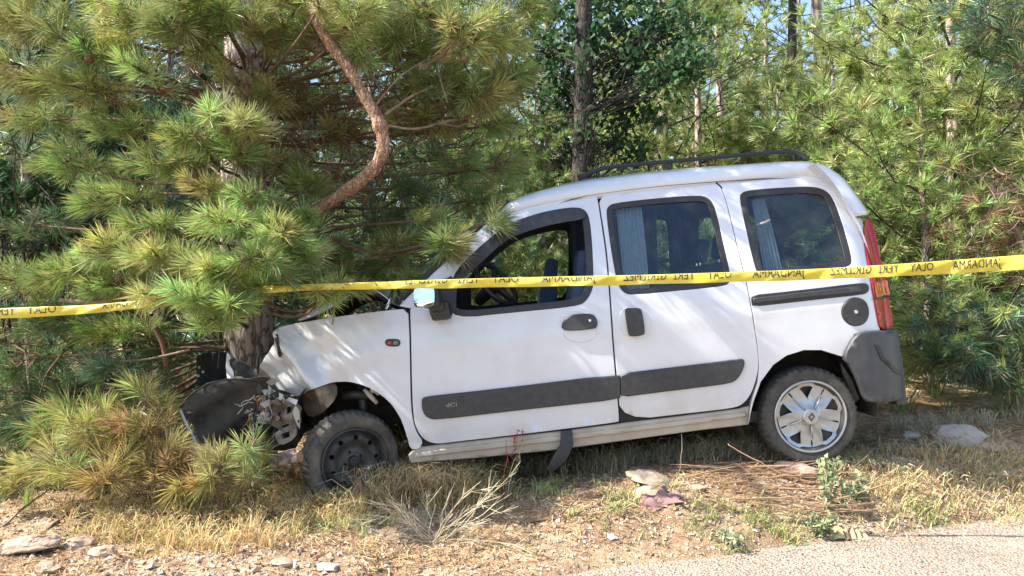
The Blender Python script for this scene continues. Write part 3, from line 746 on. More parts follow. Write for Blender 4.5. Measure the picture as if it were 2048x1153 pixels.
# ---- interior
def rbox(name, c, hh, m, parent, bev=.04, rot=None):
    mb = MB(); mb.box(c, hh, rot); return mb.build(name, m, parent, bevel=bev)
def seat(name, x, y, wd=.25, zc=.30, hr=True, ang=12, bh=.30):
    e = child_empty(name, car, (x, y, zc), (0, 0, 0))
    rbox('cushion', (-.22, 0, .0), (.25, wd, .07), M['seat'], e)
    rbox('backrest', (.075, 0, .33), (.06, wd, bh), M['seat'], e, rot=(math.radians(ang), 'Y'))
    for yy in ((0,) if wd < .35 else (-.3, .3)):
        rbox('headrest', (.165, yy, .33+bh+.10), (.045, .13, .085), M['seat'], e, rot=(math.radians(ang), 'Y'))
        mb = MB(); mb.tube([(.14, yy-.05, .33+bh-.04), (.155, yy-.05, .33+bh+.06)], .006, 6); mb.build('headrest_rod', M['chrome'], e); mb = MB(); mb.tube([(.14, yy+.05, .33+bh-.04), (.155, yy+.05, .33+bh+.06)], .006, 6); mb.build('headrest_rod', M['chrome'], e)
    return e
seat('driver_seat', -1.34, .46); seat('passenger_seat', -1.50, 1.22); seat('rear_bench', -.42, .83, wd=.60, zc=.32)
x, z = loc(992, 568, .38)
mb = MB(); R0, r0 = .165, .017; n1, n2 = 36, 8; V = []
for i in range(n1):
    a = 2*math.pi*i/n1
    for j in range(n2):
        b = 2*math.pi*j/n2; V.append(((R0+r0*math.cos(b))*math.cos(a), (R0+r0*math.cos(b))*math.sin(a), r0*math.sin(b)))
mb.add(V, [(i*n2+j, ((i+1) % n1)*n2+j, ((i+1) % n1)*n2+(j+1) % n2, i*n2+(j+1) % n2) for i in range(n1) for j in range(n2)])
for a in (0, 2.1, 4.2): mb.tube([(0, 0, -.01), (R0*math.cos(a), R0*math.sin(a), 0)], [.03, .014], 6)
mb.tube([(0, 0, .01), (0, 0, -.03), (0, 0, -.18)], [.05, .05, .035], 12)
sw_ = mb.build('steering_wheel', M['black'], car, smooth=True); sw_.location = (x, .46, z); sw_.rotation_euler = (math.radians(24), math.radians(52), 0)
rbox('dashboard', (-2.02, .83, .60), (.16, .66, .16), M['lining'], car, .06)
rbox('instrument_hood', (-1.93, .46, .76), (.10, .18, .05), M['lining'], car, .04)
# curtains: pleated cloth hung inside the windows
def curtain(top, bot, y, n=44, pleats=9, amp=.012, pinch=None, label=None, parent=car, m='curtain'):
    """top and bot: pixel pairs of the left and right ends"""
    A = L(top, y); B = L(bot, y); V = []; rows = 14
    for r in range(rows):
        t = r/(rows-1); a = A[0]*(1-t)+B[0]*t; b = A[1]*(1-t)+B[1]*t
        if pinch:
            k = math.exp(-((t-pinch)/.12)**2)*.35; c_ = (a+b)/2; a = a+(c_-a)*k; b = b+(c_-b)*k
        for i in range(n):
            u = i/(n-1); p = a*(1-u)+b*u
            V.append((p[0], float(side_y(p[0], p[1]))+y+amp*math.sin(u*pleats*2*math.pi+.4*math.sin(5*t+u*9)), p[1]))
    return mesh_py('curtain', V, [(i*n+j, i*n+j+1, (i+1)*n+j+1, (i+1)*n+j) for i in range(rows-1) for j in range(n-1)], M[m], parent, True)
curtain([(1232, 418), (1282, 410)], [(1250, 592), (1300, 588)], .07, pleats=7)
qc = curtain([(1503, 400), (1528, 398)], [(1530, 562), (1568, 556)], .07, pleats=5, pinch=.0)
mb = MB(); a, b = loc(1510, 452, .07), loc(1534, 442, .07); mb.tube([(a[0], .16, a[1]), ((a[0]+b[0])/2, .135, (a[1]+b[1])/2), (b[0], .16, b[1])], .008, 6); mb.build('curtain_tie', M['wirew'], qc)
def far_curtain(x0, x1, z0, z1, ple):
    V = []; n = 60
    for r in range(8):
        t = r/7
        for i in range(n):
            u = i/(n-1); V.append((x0+(x1-x0)*u, CARW-float(side_y(-.5, z0+(z1-z0)*t))-.13+.012*math.sin(u*ple*6.28), z0+(z1-z0)*t))
    return mesh_py('curtain', V, [(i*n+j, i*n+j+1, (i+1)*n+j+1, (i+1)*n+j) for i in range(7) for j in range(n-1)], M['seat'], car, True)
far_curtain(-1.16, -.50, .72, 1.40, 11); far_curtain(-.40, -.24, .72, 1.40, 4)

# ---- torn-off front bumper leaning at the nose: dark inside towards the road
bl = [(361, 819), (372, 800), (387, 786), (417, 769), (436, 766), (452, 760), (470, 767), (492, 762), (517, 766), (530, 790), (520, 830), (500, 870), (470, 896), (439, 905), (400, 901), (385, 870), (370, 840)]
BD = 4.28
def bmap(U, off):
    u = (U[:, 0]-361)/170
    y = BD+.02+.22*(1-u)**2*0+.20*np.sin(u*1.7)+off+.02*np.sin(U[:, 1]*.11)
    return np.stack([(U[:, 0]-CX)/F*BD, y, CAMH-(U[:, 1]-HY)/F*BD], 1)
def wpanel(name, px, holes, m, d, parent=None, th=.008, bend=lambda U: 0*U[:, 0], step=12, bev=.6, sm=1):
    """a bent plate standing at distance d in the place"""
    def f(U, off):
        # off arrives in metres; loops are in photo pixels at distance d
        P = np.stack([(U[:, 0]-CX)/F*d, d+bend(U)+(off if off < .5 else .0015), CAMH-(-U[:, 1]-HY)/F*d], 1); return P
    q = np.array([(a, -b) for a, b in px], float); q = chaikin(q, sm) if sm else q
    hs = [np.array([(a, -b) for a, b in h_], float) for h_ in holes]
    V, Fc = sheet(q, hs, step, lambda U, o: f(U, th if o == th else (.0015 if o == bev else 0)), th, bev)
    if parent is not None:
        R = np.array(Matrix.Rotation(-TILT, 3, 'Y')); V = (V-HUB) @ R
    return mesh_py(name, V, Fc, m, parent, True)
fb = wpanel('fallen_bumper', bl, [[(375, 822), (382, 820), (384, 828), (377, 830)]], M['bumperin'], 4.3, None, th=.012, bend=lambda U: .24*np.sin((U[:, 0]-361)/170*1.7)+.03*np.sin(-U[:, 1]*.09+U[:, 0]*.05))
tag(fb, 'torn-off front bumper, black inner side showing, propped at the crushed nose', 'bumper')
def strip(name, pts, d, r, m, parent=None, bend=0):
    mb = MB(); mb.tube([W(a, b, d+bend*i) for i, (a, b) in enumerate(pts)], r, 6); o = mb.build(name, m, None, smooth=True)
    if parent is not None: o.parent = parent
    return o
strip('bumper_lip', [(361, 817), (372, 799), (390, 783), (417, 767), (452, 759), (485, 760), (515, 763)], 4.27, .007, M['plastic'], fb, .02)
strip('bumper_edge', [(361, 820), (368, 838), (380, 862), (392, 886), (402, 904)], 4.275, .008, M['paint'], fb)
rr = random.Random(8)
for k in range(9):
    mb = MB(); a, b = rr.uniform(390, 490), rr.uniform(785, 880)
    mb.tube([W(a, b, 4.30+.24*math.sin((a-361)/170*1.7)-.01), W(a+rr.uniform(8, 24), b+rr.uniform(-5, 5), 4.30+.24*math.sin((a-350)/170*1.7)-.012)], .006, 5)
    mb.build('bumper_rib', M['under'], fb)
for a, b in ((445, 852), (457, 850), (468, 851), (480, 849), (378, 825)):
    mb = MB(); mb.box(W(a, b, 4.50 if a > 400 else 4.31), (.009, .006, .004)); mb.build('bright_clip', M['wirew'], fb)

# crushed front end behind and beside it
cp = lambda *a, **k: wpanel(*a, **k)
front = child_empty('crushed_nose', car, (0, 0, 0))
cp('radiator_support', [(388, 720), (405, 708), (440, 704), (456, 712), (456, 762), (420, 766), (392, 772)], [], M['lining'], 4.9, front, bend=lambda U: .05*np.sin(U[:, 0]*.2))
cp('bent_white_strut', [(454, 706), (460, 712), (467, 745), (468, 762), (455, 761), (452, 735)], [], M['paint'], 4.62, front, sm=0, step=10)
cp('grille_bracket', [(458, 722), (466, 715), (480, 728), (500, 736), (517, 738), (518, 762), (490, 764), (470, 762)], [], M['plastic'], 4.58, front, bend=lambda U: .03*np.sin(U[:, 0]*.3))
for a, b in ((473, 732), (474, 744), (398, 735), (406, 744), (396, 752)):
    mb = MB(); mb.lathe([(.0001, 0), (.009, 0), (.009, .01)], 10, c=W(a, b, 4.57 if a > 450 else 4.88)); R = np.array(Matrix.Rotation(-TILT, 3, 'Y'))
    mb.build('bolt', M['wirew'], front, xf=lambda V: (V-HUB) @ R)
cp('radiator', [(470, 770), (600, 790), (612, 900), (500, 905), (468, 870)], [], M['under'], 4.62, front, step=20, bend=lambda U: .05*np.sin(U[:, 0]*.11)+.04*np.sin(U[:, 1]*.13))
cp('headlamp_frame', [(512, 790), (560, 796), (598, 812), (598, 850), (582, 862), (560, 862), (540, 850), (520, 830)],
   [[(545, 828), (560, 825), (561, 835), (547, 837)], [(560, 858-4), (578, 846), (580, 851), (567, 857)], [(572, 815), (582, 812), (584, 824), (576, 828)]], M['brownp'], 4.30, front, th=.02, bend=lambda U: .03*np.sin(U[:, 0]*.15)+.02*np.cos(U[:, 1]*.2), step=8)
cp('headlamp_housing', [(548, 866), (584, 850), (592, 856), (590, 878), (560, 893), (552, 878)], [[(560, 870), (578, 860), (580, 874), (566, 880)]], M['beige'], 4.31, front, th=.03, step=8)
cp('torn_white_panel', [(522, 780), (545, 781), (575, 795), (595, 801), (592, 810), (560, 800), (530, 790)], [], M['paint'], 4.29, front, th=.006, step=10, sm=0)
cp('fender_bracket', [(590, 812), (598, 822), (599, 858), (590, 840), (585, 825)], [], M['wirew'], 4.28, front, th=.01, sm=0, step=8)
cp('broken_lamp_shell', [(520, 836), (530, 834), (536, 842), (536, 858), (520, 862), (508, 848)], [], M['lining'], 4.29, front, th=.02, step=8)
rr = random.Random(3)
cols = ['beige', 'wirew', 'brownp', 'black', 'wirew', 'plastic']
for k in range(34):
    a, b = rr.gauss(530, 24), rr.gauss(812, 22); n = rr.choice((4, 5)); s = rr.uniform(4, 11); ph = rr.random()*6
    pts = [(a+s*rr.uniform(.5, 1.3)*math.cos(ph+6.28*i/n)*.9, b+s*rr.uniform(.5, 1.3)*math.sin(ph+6.28*i/n)) for i in range(n)]
    tl_ = rr.uniform(-.01, .01)
    cp('broken_piece', pts, [], M[rr.choice(cols)], 4.26+rr.uniform(-.03, .06), front, th=.006, sm=0, step=30, bend=lambda U, q=tl_: q*(U[:, 0]-U[:, 0].mean()))
R = np.array(Matrix.Rotation(-TILT, 3, 'Y'))
for k in range(16):
    a, b = rr.uniform(498, 545), rr.uniform(790, 830); P = [W(a, b, 4.27)]
    for _ in range(6):
        a += rr.uniform(-12, 9); b += rr.uniform(-3, 15); P.append(W(a, b, 4.25+rr.uniform(-.02, .04)))
    mb = MB(); mb.tube(chaikin(P, 2, closed=False), rr.uniform(.0022, .004), 5, cap=False)
    mb.build('loose_wire', M[rr.choice(['wirew', 'wireo', 'black', 'black', 'wirew'])], front, smooth=True, xf=lambda V: (V-HUB) @ R)

# ---- lettering on the trim
def text_mesh(s):
    cu = bpy.data.curves.new('t', 'FONT'); cu.body = s; cu.size = 1; cu.resolution_u = 2
    o = bpy.data.objects.new('t', cu); COL.objects.link(o); bpy.context.view_layer.update()
    me = bpy.data.meshes.new_from_object(o.evaluated_get(bpy.context.evaluated_depsgraph_get()))
    bpy.data.objects.remove(o); bpy.data.curves.remove(cu); return me
me = text_mesh('dCi'); V = np.array([v.co[:] for v in me.vertices]); lo, hi = V.min(0), V.max(0)
a, b = loc(893, 814), loc(917, 801)
X = a[0]+(V[:, 0]-lo[0])/(hi[0]-lo[0])*.062; Z = a[1]+(V[:, 1]-lo[1])/(hi[1]-lo[1])*.022+(X-a[0])*.0
V2 = np.stack([X, side_y(X, Z)-.0195, Z], 1); Fc = [tuple(p.vertices) for p in me.polygons]
mesh_py('badge_lettering', V2, Fc, M['beige'], st)
# ================================================================== GROUND AND ROAD
def axis(a, b, d, lo, hi, g=1.16):
    v = list(np.arange(a, b+1e-6, d)); s = d
    while v[-1] < hi: s *= g; v.append(v[-1]+s)
    s = d; u = []; c = v[0]
    while c > lo: s *= g; c -= s; u.append(c)
    return np.array(u[::-1]+v)
gxs, gys = axis(-3.4, 3.9, .024, -200, 200), axis(2.9, 6.0, .024, -60, 320)
gx, gy = np.meshgrid(gxs, gys); gz = h(gx, gy)
tt = (gx-E0[0])*EN[0]+(gy-E0[1])*EN[1]
fine = sstep(.0, .2, tt)*sstep(7.5, 5.5, gy)
gz = gz+fine*(.010*fbm(gx, gy, 2.6, 3, 21)+.008*fbm(gx, gy, 9, 3, 22)+.004*fbm(gx, gy, 19, 1, 23))
n = len(gxs); V = np.stack([gx.ravel(), gy.ravel(), gz.ravel()], 1)
I = np.arange(len(gys)-1)[:, None]*n+np.arange(n-1)[None, :]
T = np.concatenate([np.stack([I, I+1, I+n+1], -1).reshape(-1, 3), np.stack([I, I+n+1, I+n], -1).reshape(-1, 3)])
def ground_mat():
    m, nn, l, b = node_mat('sandy_ground'); b.inputs['Roughness'].default_value = .95; b.inputs['Specular IOR Level'].default_value = .2
    a = noise(nn, l, 1.3, 8, .65); c = noise(nn, l, 22, 8, .75); d = noise(nn, l, 150, 4, .7)
    r1 = ramp(nn, [(.34, (.34, .23, .16)), (.50, (.50, .39, .27)), (.66, (.62, .53, .41))]); l.new(a.outputs['Fac'], r1.inputs[0])
    r2 = ramp(nn, [(.30, (.38, .30, .24)), (.47, (.80, .72, .62)), (.60, (1, 1, .97)), (.74, (1.25, 1.2, 1.1))]); l.new(c.outputs['Fac'], r2.inputs[0])
    r3 = ramp(nn, [(.34, (.45, .38, .32)), (.50, (1, 1, 1)), (.68, (1.25, 1.22, 1.15))]); l.new(d.outputs['Fac'], r3.inputs[0])
    x = nn.new('ShaderNodeMix'); x.data_type = 'RGBA'; x.blend_type = 'MULTIPLY'; x.inputs[0].default_value = .9; l.new(r1.outputs[0], x.inputs[6]); l.new(r2.outputs[0], x.inputs[7])
    y = nn.new('ShaderNodeMix'); y.data_type = 'RGBA'; y.blend_type = 'MULTIPLY'; y.inputs[0].default_value = .8; l.new(x.outputs[2], y.inputs[6]); l.new(r3.outputs[0], y.inputs[7])
    l.new(y.outputs[2], b.inputs['Base Color'])
    bp = nn.new('ShaderNodeBump'); bp.inputs['Strength'].default_value = 1; bp.inputs['Distance'].default_value = .02
    ad = nn.new('ShaderNodeMath'); ad.operation = 'MULTIPLY_ADD'; ad.inputs[1].default_value = .4; l.new(d.outputs['Fac'], ad.inputs[0]); l.new(c.outputs['Fac'], ad.inputs[2])
    l.new(ad.outputs[0], bp.inputs['Height']); l.new(bp.outputs[0], b.inputs['Normal'])
    return m
g = mesh_tris('ground', V, T, ground_mat(), smooth=True); g['kind'] = 'structure'
def road_mat():
    m, nn, l, b = node_mat('worn_asphalt'); b.inputs['Roughness'].default_value = .9; b.inputs['Specular IOR Level'].default_value = .25
    v = noise(nn, l, 75, kind='V'); a = noise(nn, l, 1.5, 6); c = noise(nn, l, 95, 3, .7)
    r1 = ramp(nn, [(.30, (.12, .10, .08)), (.46, (.34, .29, .24)), (.60, (.54, .47, .39))]); l.new(c.outputs['Fac'], r1.inputs[0])
    r2 = ramp(nn, [(.3, (.80, .75, .72)), (.7, (1.12, 1.08, 1.05))]); l.new(a.outputs['Fac'], r2.inputs[0])
    x = nn.new('ShaderNodeMix'); x.data_type = 'RGBA'; x.blend_type = 'MULTIPLY'; x.inputs[0].default_value = 1; l.new(r1.outputs[0], x.inputs[6]); l.new(r2.outputs[0], x.inputs[7])
    l.new(x.outputs[2], b.inputs['Base Color'])
    sb = nn.new('ShaderNodeMath'); sb.operation = 'SUBTRACT'; l.new(c.outputs['Fac'], sb.inputs[0]); l.new(v.outputs['Distance'], sb.inputs[1])
    bp = nn.new('ShaderNodeBump'); bp.inputs['Strength'].default_value = 1; bp.inputs['Distance'].default_value = .012
    l.new(sb.outputs[0], bp.inputs['Height']); l.new(bp.outputs[0], b.inputs['Normal'])
    return m
us = axis(-1.5, 6, .05, -150, 150, 1.25); vs = np.concatenate([np.arange(-2.2, .13, .03), [.13]])
vs = np.concatenate([[-7.0, -5, -3.6, -2.8], vs])
gu, gv = np.meshgrid(us, vs)
RX = E0[0]+gu*EDIR[0]+gv*EN[0]; RY = E0[1]+gu*EDIR[1]+gv*EN[1]
RZ = .004+.003*fbm(RX, RY, .5, 2, 3)-.010*sstep(-.06, .12, gv)
n = len(us); I = np.arange(len(vs)-1)[:, None]*n+np.arange(n-1)[None, :]
T = np.concatenate([np.stack([I, I+1, I+n+1], -1).reshape(-1, 3), np.stack([I, I+n+1, I+n], -1).reshape(-1, 3)])
o = mesh_tris('road', np.stack([RX.ravel(), RY.ravel(), RZ.ravel()], 1), T, road_mat(), smooth=True); o['kind'] = 'structure'

# ================================================================== FOLIAGE
def unit(v): return v/(np.linalg.norm(v, axis=-1, keepdims=True)+1e-9)
def needles(P, D, Ln, n, wd, rg, col, lo=.25, hi=1.25, back=.07, kite=True, gold=.05):
    """P tips (T,3), D directions, Ln lengths; returns V, T, colours.  One blade per needle"""
    T = len(P); n_ = n
    s = rg.rand(T, n_, 1); th = lo+(hi-lo)*(s*.6+.4*rg.rand(T, n_, 1))*(.65+.55*rg.rand(T, 1, 1))
    a = rg.randn(T, n_, 3); Dn = D[:, None, :]; pr = unit(a-(a*Dn).sum(-1, keepdims=True)*Dn)
    d = unit(Dn*np.cos(th)+pr*np.sin(th)+np.array([0, 0, -.06]))
    base = P[:, None, :]-Dn*s*back
    L_ = Ln[:, None, None]*(.75+.4*rg.rand(T, n_, 1))
    side = unit(np.cross(d, rg.randn(T, n_, 3)))*wd
    tip = base+d*L_+np.array([0, 0, -.05])*L_
    c = col[:, None, :]*(.75+.5*rg.rand(T, n_, 1))
    gmask = (rg.rand(T, n_, 1) < gold)
    c = np.where(gmask, np.array([.44, .32, .14])*(.6+.7*rg.rand(T, n_, 1)), c)
    if kite:
        mid = base+d*L_*.55
        V = np.stack([base, mid-side*.5, tip, mid+side*.5], 2).reshape(-1, 3)
        N = T*n_; i = np.arange(N)*4
        Tr = np.concatenate([np.stack([i, i+1, i+2], 1), np.stack([i, i+2, i+3], 1)])
        C = np.repeat(c.reshape(-1, 3), 4, 0)
    else:
        V = np.stack([base-side*.5, base+side*.5, tip], 2).reshape(-1, 3)
        i = np.arange(T*n_)*3; Tr = np.stack([i, i+1, i+2], 1); C = np.repeat(c.reshape(-1, 3), 3, 0)
    return V, Tr, C
def tubes_np(A, B, r0, r1, k=3):
    """straight twigs A->B as k-sided prisms"""
    d = unit(B-A); u = unit(np.cross(d, np.array([.3, .5, .81]))); v = np.cross(d, u); N = len(A)
    an = np.arange(k)*2*math.pi/k
    ring = u[:, None, :]*np.cos(an)[None, :, None]+v[:, None, :]*np.sin(an)[None, :, None]
    r0 = np.broadcast_to(r0, (N,))[:, None, None]; r1 = np.broadcast_to(r1, (N,))[:, None, None]
    V = np.concatenate([A[:, None]+ring*r0, B[:, None]+ring*r1], 1).reshape(-1, 3)
    T = []
    for j in range(k):
        q = (j+1) % k; T += [(j, q, k+q), (j, k+q, k+j)]
    T = (np.arange(N)[:, None, None]*2*k+np.array(T)[None]).reshape(-1, 3)
    return V, T
class Acc:
    def __init__(s): s.V = []; s.T = []; s.C = []; s.n = 0
    def add(s, V, T, C=None):
        s.V.append(V); s.T.append(T+s.n); s.n += len(V)
        if C is not None: s.C.append(C)
    def build(s, name, m, parent=None, smooth=False):
        return mesh_tris(name, np.concatenate(s.V), np.concatenate(s.T), m, parent, np.concatenate(s.C) if s.C else None, smooth)
GREEN = np.array([.24, .32, .10]); YEL = np.array([.42, .44, .165]); BRIGHT = np.array([.345, .455, .155]); DARK = np.array([.09, .16, .07]); BLUE = np.array([.11, .20, .13]); OLIVE = np.array([.27, .28, .09])  # BRIGHT puts sunlight, DARK and BLUE put shade, into the needle colour

def spray(rg, c, r, nt, tone, L0=.125, nn=48, wd=.0047, stem_from=None, droop=0., up=.45, tw=None, fol=None, gold=.06, out=None, sub=5):
    """a bough end: twigs fan out from a stem, each carrying a tuft of needles at its tip"""
    c = np.asarray(c, float); r = np.asarray(r, float)
    q = unit(rg.randn(nt, 3))*(rg.rand(nt, 1)**(1/2.2)); P = c+q*r
    s0 = np.asarray(stem_from, float) if stem_from is not None else c-np.array([0, 0, r[2]])
    # stem: from s0 to c with a bend
    m1 = s0*.5+c*.5+rg.randn(3)*.08+np.array([0, 0, -.06])
    st = chaikin([s0, m1, c, c+unit(c-s0)*r*.6], 2, closed=False)
    st_n = np.linspace(.014, .004, len(st))
    V, T = tubes_np(st[:-1], st[1:], st_n[:-1], st_n[1:], 5); tw.add(V, T)
    # sub-stems gather the tufts
    k = max(2, nt//sub); J = c+unit(rg.randn(k, 3))*r*.45*rg.rand(k, 1)
    near = st[np.argmin(((st[None]-J[:, None])**2).sum(-1)+.02*rg.rand(k, len(st)), 1)]
    V, T = tubes_np(near, J, .005, .0035, 3); tw.add(V, T)
    j = np.argmin(((J[None]-P[:, None])**2).sum(-1), 1); A = J[j]
    D = unit(unit(P-A)*1.0+(out if out is not None else 0)+np.array([0, 0, up-droop])+rg.randn(nt, 3)*.25)
    mid = (A+P)/2+D*-.02+rg.randn(nt, 3)*.01
    V, T = tubes_np(A, mid, .0035, .003, 3); tw.add(V, T); V, T = tubes_np(mid, P, .003, .0025, 3); tw.add(V, T)
    col = tone[None]*(.75+.5*rg.rand(nt, 1))*(1+.10*rg.randn(nt, 3))
    Ln = L0*(.6+.65*rg.rand(nt))
    V, T, C = needles(P, D, Ln, nn, wd, rg, np.clip(col, .01, 1), gold=gold, lo=.15, hi=1.15, back=.075)
    fol.add(V, T, C)

# ---- the pine the car ran into
rg = np.random.RandomState(12)
TR = lambda z: np.array([-1.80+.02*(z-.8)-.05*sstep(1.4, 2.6, z)*1.0+.02*math.sin(z*3), 5.10+.02*math.sin(z*2), z])   # trunk line
pine = empty('pine_tree', (-1.80, 5.10, 0.05)); tag(pine, 'big pine with the orange crooked bough and the van jammed against its trunk', 'tree')
po = np.array([-1.80, 5.10, 0.05])
def bark_tube(P, R, k, amp, seed, caps=True):
    """a trunk or bough with plated, ridged bark relief"""
    P = np.asarray(P, float); n_ = len(P); r_ = np.random.RandomState(seed)
    T_ = unit(np.gradient(P, axis=0)); up = np.array([0, 1., 0]); a = np.arange(k)*2*math.pi/k; V = []
    s = np.concatenate([[0], np.cumsum(np.linalg.norm(np.diff(P, axis=0), axis=1))])
    for i in range(n_):
        u = unit(np.cross(T_[i], up)); v = np.cross(T_[i], u)
        rr_ = R[i]*(1+amp*(fbm(a*1.1+s[i]*.3, np.full(k, s[i]*2.0), .9, 4, seed)+.5*np.abs(np.sin(a*7+2*np.sin(s[i]*9)))))
        V.append(P[i]+rr_[:, None]*(np.cos(a)[:, None]*u+np.sin(a)[:, None]*v))
    V = np.concatenate(V); I_ = np.arange(n_-1)[:, None]*k+np.arange(k)[None]; J_ = np.arange(n_-1)[:, None]*k+(np.arange(k)[None]+1) % k
    T_ = np.concatenate([np.stack([I_, J_, J_+k], -1).reshape(-1, 3), np.stack([I_, J_+k, I_+k], -1).reshape(-1, 3)])
    return V, T_
zs = np.linspace(-.1, 6.4, 90); P = np.array([TR(z) for z in zs]); R = .175*(1-.35*np.clip(zs/6.4, 0, 1)**1.0)+.05*np.exp(-((zs+.1)/.25)**2)
V, T = bark_tube(P, R, 40, .05, 31); mesh_tris('trunk', V-po, T, M['bark'], pine, smooth=True)
# crooked orange bough, in front of the trunk
bp_ = [(636, 50, 4.22), (662, 92, 4.20), (700, 140, 4.18), (728, 190, 4.18), (752, 232, 4.18), (768, 275, 4.18), (764, 318, 4.2), (735, 352, 4.24), (690, 385, 4.32), (640, 418, 4.44), (590, 455, 4.65), (540, 500, 4.95)]
bpts = chaikin([W(610, -10, 4.35)]+[W(*q) for q in bp_], 3, closed=False)
Rb = np.interp(np.linspace(0, 1, len(bpts)), [0, .1, .5, .62, .75, 1], [.018, .027, .033, .036, .032, .044])
Rb = Rb*(1+.10*np.sin(np.arange(len(bpts))*.9)*np.sin(np.arange(len(bpts))*.23)+.22*np.exp(-((np.arange(len(bpts))-len(bpts)*.46)/2.)**2)+.2*np.exp(-((np.arange(len(bpts))-len(bpts)*.7)/1.6)**2)); V, T = bark_tube(bpts, Rb, 20, .10, 33); mesh_tris('crooked_bough', V-po, T, M['barkorange'], pine, smooth=True)
b2 = chaikin([W(610, -10, 4.35), W(560, -80, 4.8), W(500, -200, 4.9)], 2, closed=False); V, T = bark_tube(b2, np.linspace(.03, .02, len(b2)), 12, .05, 34); mesh_tris('bough', V-po, T, M['barkorange'], pine, smooth=True)
tw, fo = Acc(), Acc()
def cl(px, py, d, rx, ry, nt, tone, from_z=None, ry_d=.28, **k):
    """one bough end: seen round px, py at distance d"""
    c = W(px, py, d); rx, ry = max(16, rx-22), max(14, ry-20); r = np.array([rx/F*d, ry_d, ry/F*d])
    z = c[2]-.1 if from_z is None else from_z
    s0 = TR(max(.9, z)); s0 = s0+unit(c-s0)*.12
    if np.linalg.norm(c-s0) > 1.6: s0 = c+(s0-c)*1.2/np.linalg.norm(c-s0)
    spray(rg, c, r, nt, tone, stem_from=s0, tw=tw, fol=fo, out=unit(c-TR(c[2]))*.5, **k)
mixc = lambda a, b, t: a*(1-t)+b*t
